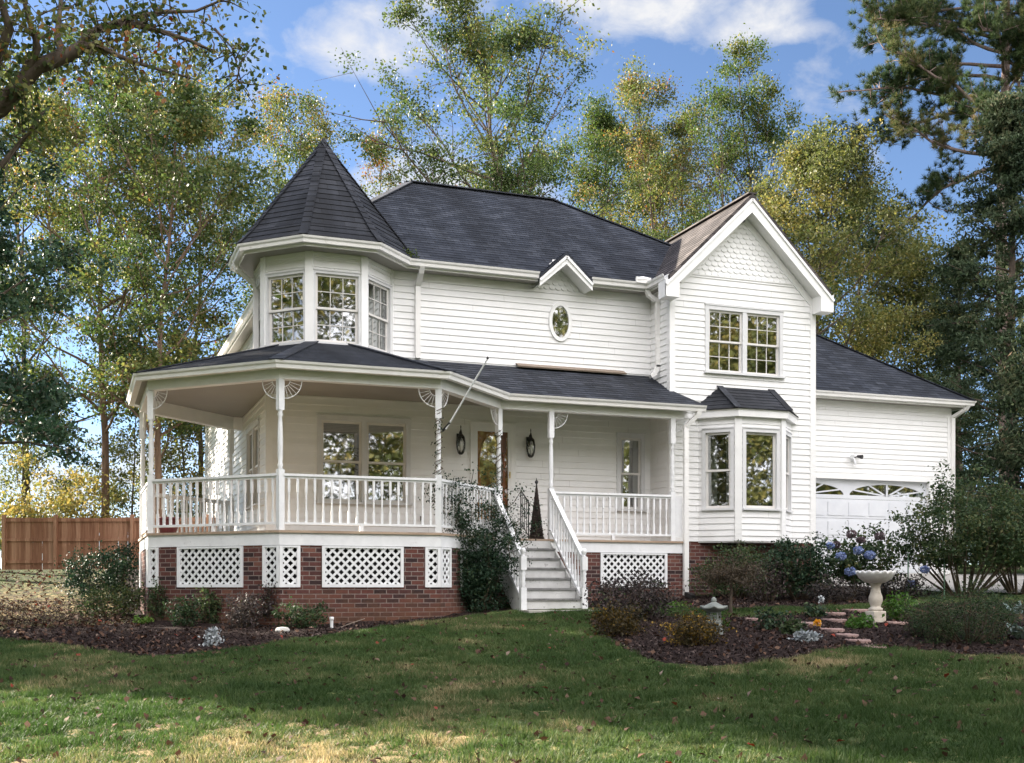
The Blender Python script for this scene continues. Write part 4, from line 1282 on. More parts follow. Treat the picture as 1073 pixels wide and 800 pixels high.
def ground_mat():
    m, nt, b = new_mat('lawn_and_mulch')
    at = nt.nodes.new('ShaderNodeAttribute'); at.attribute_name = 'bed'
    ob = coord(nt)
    n1 = noise(nt, mapping(nt, ob, (1, 1.7, 1)), .62, 8, .72); n2 = noise(nt, ob, 9, 5, .7); n3 = noise(nt, ob, 55, 3, .6)
    grass = ramp(nt, n1, [(.30, (.048, .082, .024)), (.52, (.074, .115, .038)), (.66, (.12, .14, .06)), (.78, (.22, .19, .10))])
    dn = nt.nodes.new('ShaderNodeAttribute'); dn.attribute_name = 'sun_straw'
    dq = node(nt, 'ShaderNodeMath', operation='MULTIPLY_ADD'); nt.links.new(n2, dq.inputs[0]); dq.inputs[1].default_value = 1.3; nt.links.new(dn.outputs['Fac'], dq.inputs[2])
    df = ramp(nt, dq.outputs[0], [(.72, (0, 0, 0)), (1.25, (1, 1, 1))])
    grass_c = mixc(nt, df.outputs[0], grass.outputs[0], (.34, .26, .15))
    g2 = ramp(nt, n2, [(.3, (.5, .55, .5)), (.55, (1, 1, 1)), (.75, (1.6, 1.5, 1.3))])
    grass = mixc(nt, .85, grass_c, mixc(nt, 1, grass_c, g2.outputs[0], 'MULTIPLY'))
    g3 = ramp(nt, n3, [(.3, (.4, .42, .4)), (.7, (1.5, 1.5, 1.4))])
    grass = mixc(nt, .7, grass, mixc(nt, 1, grass, g3.outputs[0], 'MULTIPLY'))
    mul = ramp(nt, noise(nt, ob, 38, 6, .75), [(.25, (.010, .007, .007)), (.5, (.030, .020, .018)), (.68, (.060, .042, .037)), (.82, (.12, .09, .08))])
    e = node(nt, 'ShaderNodeMath', operation='MULTIPLY_ADD'); nt.links.new(noise(nt, ob, 6, 4, .7), e.inputs[0]); e.inputs[1].default_value = .5; e.inputs[2].default_value = -.25
    s = node(nt, 'ShaderNodeMath', operation='ADD'); nt.links.new(at.outputs['Fac'], s.inputs[0]); nt.links.new(e.outputs[0], s.inputs[1])
    f = ramp(nt, s.outputs[0], [(.46, (0, 0, 0)), (.56, (1, 1, 1))])
    nt.links.new(mixc(nt, f.outputs[0], grass, mul.outputs[0]), b.inputs['Base Color'])
    b.inputs['Roughness'].default_value = .95; b.inputs['Specular IOR Level'].default_value = .1
    hn = node(nt, 'ShaderNodeMath', operation='ADD'); nt.links.new(n2, hn.inputs[0]); nt.links.new(n3, hn.inputs[1])
    bump(nt, b, hn.outputs[0], .8, .05)
    return m
def sun_and_straw(x, y):
    """where the lawn is straw-coloured, and where sun patches are painted in as lighter tan"""
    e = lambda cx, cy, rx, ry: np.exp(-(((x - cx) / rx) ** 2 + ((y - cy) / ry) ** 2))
    return np.clip(1.0 * e(0.9, 8.8, 1.8, 1.25) + .34 * np.where(y > 20.3, 1.0, 0) * e(-1.5, 24, 4, 5) + .22 * e(9.5, 11.0, 3.5, 1.6), 0, 1)  # straw-coloured grass, plus sun patches painted into the lawn colour
def axis(lo, hi, step, far):
    a = list(np.arange(lo, hi + 1e-6, step)); k = step; x = hi
    while x < far: k *= 1.5; x += k; a.append(x)
    k = step; x = lo
    while x > -far: k *= 1.5; x -= k; a.insert(0, x)
    return np.array(a)
gxs, gys = axis(-10, 24, .125, 700), axis(3, 35, .125, 700)
X, Y = np.meshgrid(gxs, gys)
Z = vgz(X, Y)
md = mask_beds(X, Y)
md = np.clip(md / .35 * .5 + .5, 0, 1)
md0 = md
md = np.where((Y > 20.3) & (X < 1.0), np.minimum(md, .50), md)        # patchy grass and leaf litter towards the fence
rng0 = np.random.default_rng(3)
Z = Z + np.where((np.abs(X) < 30) & (Y < 30), rng0.normal(0, .008, X.shape) + lumps(X, Y, md), 0) + .03 * md
nx, ny = len(gxs), len(gys)
gv = np.stack([X.ravel(), Y.ravel(), Z.ravel()], 1)
ii, jj = np.meshgrid(np.arange(nx - 1), np.arange(ny - 1))
a = (jj * nx + ii).ravel()
gf = np.stack([a, a + 1, a + nx + 1, a + nx], 1)
me = bpy.data.meshes.new('ground')
me.vertices.add(len(gv)); me.vertices.foreach_set('co', gv.astype(np.float32).ravel())
me.loops.add(gf.size); me.loops.foreach_set('vertex_index', gf.astype(np.int32).ravel())
me.polygons.add(len(gf)); me.polygons.foreach_set('loop_start', np.arange(0, gf.size, 4, dtype=np.int32))
me.polygons.foreach_set('use_smooth', np.ones(len(gf), bool))
at = me.attributes.new('bed', 'FLOAT', 'POINT'); at.data.foreach_set('value', md.ravel().astype(np.float32))
at = me.attributes.new('sun_straw', 'FLOAT', 'POINT'); at.data.foreach_set('value', sun_and_straw(X, Y).ravel().astype(np.float32))
me.update(calc_edges=True); me.materials.append(ground_mat())
g_ = bpy.data.objects.new('ground', me); COL.objects.link(g_); tag(g_, kind='structure')

# driveway: a concrete apron in front of the garage, running off past the beds
dv = MB()
dpoly = [(15.2, G + .08), (15.2, 21.5), (16.0, 18.6), (18.0, 16.6), (24, 14.0), (34, 11.0), (40, 14), (30, 20), (23, 24.2), (21.2, G + .08)]
dX, dY = np.meshgrid(np.arange(14, 41, .4), np.arange(10, 25, .4))
dm_ = sdist(dX, dY, dpoly)
ns = dX.shape
for j in range(ns[0] - 1):
    for i in range(ns[1] - 1):
        if min(dm_[j, i], dm_[j, i + 1], dm_[j + 1, i], dm_[j + 1, i + 1]) > -.25:
            dv.face([(dX[j + b_, i + a_], dY[j + b_, i + a_], gz(dX[j + b_, i + a_], dY[j + b_, i + a_]) + .055) for a_, b_ in ((0, 0), (1, 0), (1, 1), (0, 1))], 0, True)
M['drive'] = mottled('weathered_concrete_drive', (.26, .25, .23), (.38, .365, .34), 1.6, .9, .3, 70, .2, stain=((.19, .18, .165), 1.1, .58))
tag(part(dv, 'driveway', M['drive'], None), kind='structure')

# ================================================================== FOLIAGE TOOLS
def unit(a): return a / np.maximum(np.linalg.norm(a, axis=1, keepdims=True), 1e-9)

def leaves(name, Pc, size, mats, rng, parent=None, aspect=.55, droop=.25, tint=None, tsd=.18, fold=.18, updir=.5):
    N = len(Pc)
    size = np.asarray(size) * np.ones(N)
    d = unit(rng.normal(0, 1, (N, 3)) + np.array([0, 0, -droop]))
    nn = rng.normal(0, 1, (N, 3)) + np.array([0, 0, updir * 2])
    s = unit(np.cross(d, nn)); up = np.cross(s, d)
    Ln = size[:, None] * .5; Wd = Ln * aspect
    p0 = Pc - d * Ln; p2 = Pc + d * Ln
    p1 = Pc + s * Wd + up * Wd * fold - d * Ln * .15; p3 = Pc - s * Wd + up * Wd * fold - d * Ln * .15
    V = np.stack([p0, p1, p2, p3], 1).reshape(-1, 3)
    if tint is None: tint = .5
    t = np.clip(tint + rng.normal(0, tsd, N), 0, 1)
    return np_mesh(name, V, 4, mats, parent, t)

def needles(name, Pc, dirs, length, mats, rng, parent=None, per=12, width=.012, tint=None, spread=.8):
    N = len(Pc)
    Pn = np.repeat(Pc, per, 0); D = np.repeat(dirs, per, 0)
    d = unit(D + rng.normal(0, spread, Pn.shape))
    s = unit(np.cross(d, rng.normal(0, 1, Pn.shape)))
    Ls = length * rng.uniform(.7, 1.15, (len(Pn), 1))
    V = np.stack([Pn - s * width * .5, Pn + s * width * .5, Pn + d * Ls], 1).reshape(-1, 3)
    t = np.repeat(tint if tint is not None else np.full(N, .45), per)
    t = np.clip(t + rng.normal(0, .15, len(Pn)), 0, 1)
    return np_mesh(name, V, 3, mats, parent, t)

def curve_pts(p, d, Ln, rng, n=5, bend=.12, up=.0):
    pts = [np.array(p, float)]; d = np.array(d, float); d /= np.linalg.norm(d)
    for i in range(n):
        d = d + rng.normal(0, bend, 3) + np.array([0, 0, up / n]); d /= np.linalg.norm(d)
        pts.append(pts[-1] + d * Ln / n)
    return pts, d

def grow(mb, rng, base, H, cb, Rad, trunk_r, n_limb, prof, elev=(25, 60), lean=(0, 0), stems=1, up=.4, sub=6, wig=.03, limb_n=5, bare_top=.0, keep=None, twigs=True):
    """writes trunk and limbs into mb, returns leaf anchor points (x, y, z, clump)"""
    anchors = []
    for sgm in range(stems):
        b = np.array(base, float); h = H * (1 if sgm == 0 else rng.uniform(.75, .95))
        az0 = rng.uniform(0, 2 * PI)
        off = np.array([math.cos(az0), math.sin(az0), 0]) * (0 if stems == 1 else Rad * rng.uniform(.15, .5))
        n = 10; tp_, rr = [], []
        w = np.zeros(3)
        for i in range(n + 1):
            t = i / n
            w = w + np.array([rng.normal(0, wig), rng.normal(0, wig), 0]) * h / n * 3
            tp_.append(b + np.array([lean[0] * t * t, lean[1] * t * t, h * t]) + w * t + off * t)
            rr.append(trunk_r * (1 - .86 * t ** .85) * (1 if t > .02 else 1.35))
        mb.tube([Vector(p) for p in tp_], rr, 9, caps=False)
        def tat(t):
            f = t * n; i = min(n - 1, int(f)); return tp_[i] * (1 - (f - i)) + tp_[i + 1] * (f - i)
        ga = rng.uniform(0, 6.28)
        for k in range(n_limb):
            t = cb + (1 - cb) * ((k + rng.uniform(.2, .8)) / n_limb)
            ga += 2.4 + rng.normal(0, .35)
            q = (t - cb) / (1 - cb)
            Ln = Rad * prof(q) * rng.uniform(.75, 1.15) * (1 if stems == 1 else .7)
            if Ln < .15: continue
            e = R(elev[0] + (elev[1] - elev[0]) * q + rng.normal(0, 8))
            d = np.array([math.cos(ga) * math.cos(e), math.sin(ga) * math.cos(e), math.sin(e)])
            p0 = tat(t); lr = max(.012, trunk_r * .34 * (1 - .6 * q) * min(1, Ln / Rad + .3))
            if keep is not None and not keep(p0 + d * Ln): continue
            pts, dd = curve_pts(p0, d, Ln, rng, limb_n, .13, up)
            mb.tube([Vector(p) for p in pts], list(np.linspace(lr, lr * .22, len(pts))), 6, caps=False)
            cl = rng.uniform(0, 1)
            anchors.append((*pts[-1], cl))
            for j in range(sub):
                f = rng.uniform(.28, 1.0); i = min(limb_n - 1, int(f * limb_n)); g = f * limb_n - i
                ps = pts[i] * (1 - g) + pts[i + 1] * g
                ds = unit((dd + rng.normal(0, .75, 3) + np.array([0, 0, .12]))[None])[0]
                sl = Ln * rng.uniform(.22, .45) * (1.15 - .4 * f)
                sp_, sd = curve_pts(ps, ds, sl, rng, 3, .16, .1)
                mb.tube([Vector(p) for p in sp_], [lr * .38, lr * .28, lr * .18, lr * .10], 4, caps=False)
                c2 = np.clip(cl + rng.normal(0, .25), 0, 1)
                for p in sp_[1:]: anchors.append((*p, c2))
                if twigs:
                    for _ in range(2):
                        i2 = rng.integers(1, 4); dt = unit((sd + rng.normal(0, .8, 3))[None])[0]
                        tl = sl * rng.uniform(.3, .6); e2 = sp_[i2] + dt * tl
                        mb.tube([Vector(sp_[i2]), Vector(e2)], [lr * .14, lr * .06], 3, caps=False)
                        anchors.append((*e2, c2)); anchors.append((*((sp_[i2] + e2) / 2), c2))
    return np.array(anchors)

def scatter(rng, A, n, sd, drop=.12, shape=1.1):
    """n leaf points clustered round the anchors; some anchors stay bare"""
    keep = rng.uniform(0, 1, len(A)) > drop
    A = A[keep]
    w = rng.gamma(shape, 1, len(A)); w /= w.sum()
    idx = rng.choice(len(A), n, p=w)
    sdv = np.array([sd, sd, sd * .55])
    return A[idx, :3] + rng.normal(0, 1, (n, 3)) * sdv, A[idx, 3]

ROUND = lambda q: math.sqrt(max(0, 1 - (q * 1.0 - .32) ** 2 / .52)) if q < 1.04 else 0
def ROUND(q): return max(.12, math.sqrt(max(0.0, 1 - ((q - .35) / .70) ** 2)))
def CONE(q): return max(.06, 1 - q) ** .8
def SPREAD(q): return max(.25, 1 - .55 * q)

def tree(name, label, cat, u, d, vtop, cb, Rad, leafm, seed, nleaf=20000, lsize=.13, trunk_r=.17, n_limb=22, sd=.34, tint=.42, tsd=.17, prof=ROUND, elev=(18, 62), lean=(0, 0), stems=1, drop=.12, bark='bark', group=None, xy=None, up=.4, sub=6, aspect=.62, keep=None, per_spray=75):
    rng = np.random.default_rng(seed)
    x, y = xy if xy else at_d(u, d)
    dd = x * ST + y * CT
    z = gz(x, y) - .15
    H = z_at(vtop, dd) - z
    root = thing(name, (x, y, z + .15), label, cat, group)
    mb = MB()
    A = grow(mb, rng, (x, y, z), H * .96, cb, Rad, trunk_r, n_limb, prof, elev, lean, stems, up, sub, keep=keep)
    mb.build('trunk', M[bark], root)
    # leaves hang in flattened sprays round a limited number of twig ends, with gaps between the sprays
    A = A[rng.permutation(len(A))[:max(60, int(nleaf / per_spray))]]
    Pp, c = scatter(rng, A, nleaf, sd, .02, 2.2)
    Pp[:, 2] = Pp[:, 2] - rng.normal(0, sd * .18, nleaf)
    tt = tint + (c - .5) * .42
    leaves('crown', Pp, rng.uniform(.6, 1.25, nleaf) * lsize, L[leafm], rng, root, aspect, .3, tt, tsd)
    return root

BT = 'trees standing beyond the house and fence'
tree('tall_tree', 'tall autumn-tinged tree whose straight trunk rises just behind the fence', 'tree', 110, 40, 92, .30, 5.2, 'fall', 11, 37644, 0.135, .17, 37, 0.29, 0.42, group=BT, bark='bark_warm')
tree('tall_tree', 'tall slender-trunked tree seen through the open corner of the porch', 'tree', 166, 37, 128, .26, 4.2, 'fall', 12, 28957, 0.130, .15, 32, 0.27, 0.36, group=BT, bark='bark_warm')
tree('tall_tree', 'tall green-gold tree at the edge of the photo beyond the fence, under the overhanging bough', 'tree', 30, 45, 112, .28, 5.6, 'fall', 13, 34749, 0.135, .18, 35, 0.30, 0.48, group=BT)
tree('tall_tree', 'thin tall tree with airy crown between the fence trees and the turret', 'tree', 213, 44, 100, .26, 4.9, 'fall', 14, 24612, 0.130, .13, 32, 0.24, 0.38, drop=.2, group=BT)
tree('tall_tree', 'narrow airy tree rising directly behind the turret roof', 'tree', 290, 47, 118, .30, 4.3, 'fall', 15, 35750, 0.110, .12, 27, 0.29, 0.48, drop=.25, group=BT)
tree('small_tree', 'sparse reddish-leaved tree peeping up between turret roof and main roof', 'tree', 392, 48, 128, .35, 1.9, 'fall', 16, 9796, 0.110, .09, 22, 0.24, 0.62, drop=.25, group=BT)
tree('oak_tree', 'big open-branched tree rising above the middle of the main roof', 'tree', 532, 45, 58, .34, 6.6, 'fall', 27, 61380, 0.125, .27, 42, 0.27, 0.32, .15, elev=(2, 52), drop=.12, group=BT, sub=8)
tree('leafy_tree', 'low leafy tree at the far end of the main roof ridge', 'tree', 632, 53, 120, .4, 4.0, 'green', 18, 36093, 0.124, .16, 30, 0.34, 0.64, group=BT)
tree('airy_tree', 'thin many-stemmed tree with sparse leaves behind the roof valley', 'tree', 716, 50, 80, .40, 5.2, 'fall', 19, 41250, 0.110, .13, 22, 0.29, 0.52, stems=2, elev=(40, 75), drop=.22, group=BT)
tree('airy_tree', 'tall airy tree with fanning bare stems directly behind the gable peak', 'tree', 798, 47, 36, .38, 6.2, 'green', 20, 39600, 0.113, .13, 22, 0.24, 0.54, stems=3, elev=(45, 76), drop=.22, group=BT, lean=(1.2, 0))
tree('gold_tree', 'dense yellowing tree behind the right slope of the gable', 'tree', 850, 44, 172, .22, 4.6, 'yellow', 21, 61875, 0.124, .2, 32, 0.34, 0.50, group=BT)
tree('gold_tree', 'dense yellow tree behind the hip of the main roof beside the gable', 'tree', 712, 57, 178, .3, 5.2, 'yellow', 22, 51562, 0.135, .2, 32, 0.34, 0.55, group=BT)
tree('leafy_tree', 'dark bushy tree filling the gap between garage roof and cedar', 'tree', 965, 47, 285, .15, 3.6, 'yellow', 23, 38671, 0.124, .15, 30, 0.34, 0.36, group=BT)
tree('leafy_tree', 'broad leafy tree behind the yellow one, just above the garage roof', 'tree', 905, 52, 225, .2, 3.8, 'green', 24, 33515, 0.133, .15, 30, 0.34, 0.64, group=BT)

UT = 'young trees filling the gap beside and behind the porch'
tree('young_tree', 'yellow-green young tree seen through the porch railing, beside the slender trunk', 'tree', 198, 40, 395, .12, 2.3, 'yellow', 301, 12000, .12, .07, 20, .30, .62, group=UT)
tree('young_tree', 'light green young tree seen through the porch just beside the house wall', 'tree', 238, 44, 372, .12, 2.4, 'yellow', 302, 12000, .12, .07, 20, .30, .50, group=UT)
tree('young_tree', 'sparse young tree between the fence top and the porch roof corner', 'tree', 138, 43, 385, .16, 2.0, 'yellow', 303, 8000, .12, .06, 18, .30, .55, group=UT, drop=.25)
tree('young_tree', 'greenish young tree behind the fence at the edge of the photo', 'tree', 24, 44, 402, .16, 2.4, 'yellow', 304, 8000, .12, .06, 18, .30, .42, group=UT, drop=.25)
# dark broad-leaved evergreen at the edge of the picture, in front of the fence trees
tree('magnolia_tree', 'dark glossy evergreen tree overhanging the fence', 'tree', -40, 31, 205, .36, 3.7, 'dark', 31, 27000, .15, .2, 30, .26, .50, elev=(2, 50), up=.0)
# yellow bush behind the fence
def bush(name, label, cat, x, y, rx, ry, h, leafm, seed, n=3500, ls=.07, tint=.5, tsd=.2, z0=.0, sd=.10, stems=9, group=None, aspect=.6, hollow=.35, droop=.2, base=None, lift=.12):
    rng = np.random.default_rng(seed)
    z = gz(x, y) if base is None else base
    root = thing(name, (x, y, z), label, cat, group)
    mb = MB(); A = []
    for k in range(stems):
        a = 2 * PI * k / stems + rng.normal(0, .3); rad = math.sqrt(rng.uniform(.08, 1))
        tip = np.array([x + rx * rad * math.cos(a), y + ry * rad * math.sin(a), z + h * (1.0 - .45 * rad * rad) * rng.uniform(.8, 1.05)])
        b = np.array([x + .12 * rx * math.cos(a), y + .12 * ry * math.sin(a), z - .05])
        mid = (b + tip) / 2 + np.array([math.cos(a) * rx * .15, math.sin(a) * ry * .15, -.04 * h])
        pts = [b, (b + mid) / 2, mid, (mid + tip) / 2 + rng.normal(0, .02 * h, 3), tip]
        mb.tube([Vector(p) for p in pts], [.012 + .006 * h, .010 + .005 * h, .009, .006, .003], 5, caps=False)
        cl = rng.uniform(0, 1)
        for f in (.35, .5, .65, .8, .92, 1.0):
            i = min(3, int(f * 4)); g = f * 4 - i; p = pts[i] * (1 - g) + pts[i + 1] * g
            for _ in range(4):
                q = p + rng.normal(0, 1, 3) * np.array([rx * .22, ry * .22, h * .10])
                if q[2] > z + h * lift: A.append((*q, np.clip(cl + rng.normal(0, .2), 0, 1)))
                if rng.uniform() < .3: mb.tube([Vector(p), Vector(q)], [.004, .002], 3, caps=False)
    mb.build('stem', M['stem'], root)
    A = np.array(A)
    Pp, c = scatter(rng, A, n, sd, .05, 1.6)
    Pp[:, 2] = np.maximum(Pp[:, 2], z + .02)
    leaves('foliage', Pp, rng.uniform(.6, 1.25, n) * ls, L[leafm], rng, root, aspect, droop, tint + (c - .5) * .4, tsd)
    return root
x, y = at_d(66, 39.5); bush('yellow_bush', 'bright yellow bush showing above the fence', 'bush', x, y, 2.0, 1.2, z_at(480, 39.5) - gz(x, y), 'yellow', 41, 8000, .13, .85, sd=.25, lift=.3)
x, y = at_d(8, 40); bush('yellow_bush', 'yellow-green bush behind the fence end at the edge of the photo', 'bush', x, y, 1.2, 1.2, z_at(520, 40) - gz(x, y), 'yellow', 42, 3000, .13, .45, sd=.25, lift=.3)

# ---- pine
def pine(u, d, label, seed, vtop=-110):
    rng = np.random.default_rng(seed)
    x, y = at_d(u, d); z = gz(x, y) - .1; H = z_at(vtop, d) - z
    root = thing('pine_tree', (x, y, z + .1), label, 'tree')
    mb = MB(); n = 12
    tp_ = [np.array([x + .12 * math.sin(i * .8), y, z + H * i / n]) for i in range(n + 1)]
    mb.tube([Vector(p) for p in tp_], [.30 * (1 - .72 * i / n) for i in range(n + 1)], 10, caps=False)
    pts_all, dirs_all, tn = [], [], []
    zb0 = z_at(175, d)
    ga = 0.0
    nl = 40
    for k in range(nl):
        zz = zb0 + (z + H - zb0) * (k / nl) ** .95
        ga += 2.25 + rng.normal(0, .5)
        if k % 2 == 0: ga = math.atan2(.33, -.94) + rng.normal(0, .6)        # heavier on the open side
        q = (zz - zb0) / (z + H - zb0)
        Ln = (6.3 if k % 2 == 0 else 3.6) * (1 - .35 * q) * rng.uniform(.7, 1.1)
        e = R(rng.uniform(-4, 18) + 18 * q)
        dv_ = np.array([math.cos(ga) * math.cos(e), math.sin(ga) * math.cos(e), math.sin(e)])
        p0 = np.array([x, y, zz])
        pts, dd = curve_pts(p0, dv_, Ln, rng, 7, .16, .05)
        mb.tube([Vector(p) for p in pts], list(np.linspace(.085 * (1 - .4 * q), .018, len(pts))), 6, caps=False)
        cl = rng.uniform(.1, .8)
        for j in range(22):
            f = rng.uniform(.28, 1.0); i = min(6, int(f * 7)); g = f * 7 - i
            ps = pts[i] * (1 - g) + pts[i + 1] * g
            ds = unit((dd * .6 + rng.normal(0, .7, 3) + np.array([0, 0, .45]))[None])[0]
            sp_, sd = curve_pts(ps, ds, rng.uniform(.5, 1.25), rng, 3, .2, .3)
            mb.tube([Vector(p) for p in sp_], [.022, .016, .012, .007], 4, caps=False)
            for _ in range(9):
                i2 = rng.integers(1, 4)
                pc = sp_[i2] + rng.normal(0, .11, 3)
                pts_all.append(pc); dirs_all.append(unit((sd * .7 + np.array([0, 0, .5]))[None])[0]); tn.append(cl + rng.normal(0, .12))
    mb.build('trunk', M['pine_bark'], root)
    needles('crown', np.array(pts_all), np.array(dirs_all), .25, L['pine'], rng, root, 46, .019, np.array(tn), .75)
pine(1052, 42, 'tall pine with crooked bare-barked limbs rising above the cedar', 51)

# ---- cedar
def cedar(u, d, vtop, Rad, label, seed, nspray=9000, cbz=.06, group=None, leafm='cedar'):
    rng = np.random.default_rng(seed)
    x, y = at_d(u, d); z = gz(x, y) - .1; H = z_at(vtop, d) - z
    root = thing('cedar_tree', (x, y, z + .1), label, 'tree', group)
    mb = MB(); mb.tube([Vector((x + .05 * math.sin(i), y, z + H * i / 10)) for i in range(11)], [.24 * (1 - .09 * i) for i in range(11)], 9, caps=False)
    A = []
    for k in range(95):
        q = (k + rng.uniform(0, 1)) / 95; zz = z + H * (cbz + (1 - cbz) * q)
        a = k * 2.4 + rng.normal(0, .3)
        Ln = Rad * (max(.05, 1 - q) ** .75) * rng.uniform(.6, 1.15) + .2
        e = R(rng.uniform(-12, 22) + 28 * q)
        pts, dd = curve_pts((x, y, zz), (math.cos(a) * math.cos(e), math.sin(a) * math.cos(e), math.sin(e)), Ln, rng, 4, .12, -.15)
        mb.tube([Vector(p) for p in pts], list(np.linspace(.04, .008, 5)), 4, caps=False)
        cl = rng.uniform(0, 1)
        for j in range(16):
            f = rng.uniform(.3, 1.05); i = min(3, int(f * 4)); g = f * 4 - i
            p = pts[i] * (1 - g) + pts[i + 1] * g + rng.normal(0, .16, 3) * np.array([1.3, 1.3, .7]) * (1 + .4 * Ln / 3)
            A.append((*p, np.clip(cl + rng.normal(0, .2), 0, 1)))
    mb.build('trunk', M['bark'], root)
    A = np.array(A)
    nspray = int(nspray * 1.7); Pp, c = scatter(rng, A, nspray, .15, .05)
    leaves('crown', Pp, rng.uniform(.6, 1.3, nspray) * .145, L[leafm], rng, root, .38, .5, .38 + (c - .5) * .55, .16, .3)
cedar(1060, 36, 112, 4.2, 'dense dark cedar below the pine, behind the garage corner', 61, 42000)
cedar(1004, 44, 262, 3.2, 'lower dull-green cedar behind the garage eave', 62, 22000)
cedar(1100, 30, 330, 2.6, 'brownish cedar at the picture edge beside the driveway', 63, 20000)

# ---- big bough reaching in from a tree outside the picture
def bough_tree():
    rng = np.random.default_rng(71)
    x, y = -6.4, 15.5; z = gz(x, y) - .1
    root = thing('shade_tree', (x, y, z + .1), 'tree beside the lawn whose thick dark bough and big leaves hang into the sky corner', 'tree')
    mb = MB()
    H = 13.5
    mb.tube([Vector((x + .1 * math.sin(i * .9), y + .1 * math.cos(i), z + H * i / 9)) for i in range(10)], [.36 * (1 - .085 * i) for i in range(10)], 10, caps=False)
    A = []
    D0 = 15.5
    def px(u, v, d):
        r = ray(u, v); return np.array([r[0] * d, r[1] * d, EYE + r[2] * d])
    def limb(pix, r0, r1, d0, d1, start=None):
        pts = [px(u, v, d0 + (d1 - d0) * i / (len(pix) - 1)) for i, (u, v) in enumerate(pix)]
        if start is not None: pts = [np.array(start)] + pts
        mb.tube([Vector(p) for p in pts], list(np.linspace(r0, r1, len(pts))), 8, caps=False)
        return pts
    main = limb([(-60, 150), (0, 113), (38, 70), (72, 58), (84, 50)], .15, .075, 15, 15.2, (x, y, z + 6.3))
    l1 = limb([(84, 50), (90, 38), (108, 28), (140, 26), (168, 33), (200, 43), (225, 55)], .062, .016, 15.2, 15.6)
    l2 = limb([(84, 52), (100, 46), (120, 57), (140, 65), (170, 74), (200, 82)], .046, .012, 15.2, 14.8)
    l3 = limb([(66, 56), (60, 40), (62, 18), (66, -20)], .06, .02, 15.2, 15.6)
    l4 = limb([(112, 28), (140, 18), (170, 13), (205, 12), (245, -5)], .045, .012, 15.3, 15.9)
    l5 = limb([(20, 88), (40, 50), (30, 20), (20, -20)], .06, .02, 15.1, 14.6)
    l6 = limb([(-30, 130), (10, 30), (-10, -30)], .09, .03, 14.8, 14.0)
    l7 = limb([(0, 175), (30, 140), (45, 118)], .04, .012, 15.2, 15.2)
    l8 = limb([(225, 30), (243, 50), (250, 75), (247, 92)], .014, .006, 15.8, 15.6)
    for li, pts in enumerate((l1, l2, l3, l4, l5, l6, l7, l8, main[2:])):
        cl = rng.uniform(0, 1)
        m = 26 if li in (0, 1, 3, 5) else 17
        for j in range(m):
            f = rng.uniform(.12, 1) * (len(pts) - 1); i = min(len(pts) - 2, int(f)); g = f - i
            p = pts[i] * (1 - g) + pts[i + 1] * g
            d = unit((rng.normal(0, 1, 3) + np.array([0, 0, .1]))[None])[0]
            sp_, sd = curve_pts(p, d, rng.uniform(.25, .75), rng, 3, .25, -.15)
            mb.tube([Vector(q) for q in sp_], [.012, .009, .006, .003], 4, caps=False)
            for q in sp_[1:]:
                A.append((*q, np.clip(cl + rng.normal(0, .25), 0, 1)))
    # the rest of its crown, above and outside the picture
    B = []
    for k in range(24):
        a = k * 2.4; zz = z + H * (.64 + .36 * k / 24); Ln = 3.4 * rng.uniform(.6, 1.0)
        d = np.array([math.cos(a), math.sin(a), .35])
        if d[0] > .3 and d[1] < .6: Ln *= .62
        pts, dd = curve_pts((x, y, zz), d, Ln, rng, 5, .13, .3)
        mb.tube([Vector(p) for p in pts], list(np.linspace(.09, .02, 6)), 5, caps=False)
        for j in range(22):
            f = rng.uniform(.25, 1) * 5; i = min(4, int(f)); q = pts[i] + (pts[i + 1] - pts[i]) * (f - i) + rng.normal(0, .4, 3)
            B.append((*q, rng.uniform(0, 1)))
    mb.build('trunk', M['bark'], root)
    B = [q for q in B if 536.5 + FPX * (q[0] * CT - q[1] * ST) / (q[0] * ST + q[1] * CT) < -45 or V0 - FPX * (q[2] - EYE) / (q[0] * ST + q[1] * CT) < -60]
    A, B = np.array(A), np.array(B)
    P1, c1 = scatter(rng, A, 3300, .12, .15)
    P2, c2 = scatter(rng, B, 9000, .28, .1)
    Pp = np.concatenate([P1, P2]); c = np.concatenate([c1, c2])
    sz = np.concatenate([rng.uniform(.6, 1.2, len(P1)) * .085, rng.uniform(.7, 1.2, len(P2)) * .14])
    leaves('crown', Pp, sz, L['fall'], rng, root, .75, .5, .50 + (c - .5) * .45, .2)
bough_tree()

# unseen trees added outside the picture to shade the lawn and porch side
ST_ = 'unseen trees added for shade'
def shade_tree(x, y, H, Rad, seed, leafm='fall', n=20000, ls=.24, cb=.18):
    d = x * ST + y * CT
    vt = V0 - (gz(x, y) + H - EYE) / d * FPX
    tree('shade_tree', 'unseen leafy tree added beyond the view to shade the lawn', 'tree', 0, 0, vt, cb, Rad, leafm, seed, n, ls, .2, 22, .5, .45, xy=(x, y), group=ST_, sub=5)
for i, (x, y, H, Rd, cb_) in enumerate([(-5.9, 23.2, 12, 2.9, .15), (-9.3, 28.3, 14, 3.1, .2), (-12.3, 33, 17, 3.6, .3), (-11.5, 37, 20, 4.2, .62), (-8.3, 38.5, 17, 2.8, .5)]):
    shade_tree(x, y, H, Rd, 80 + i, cb=cb_)

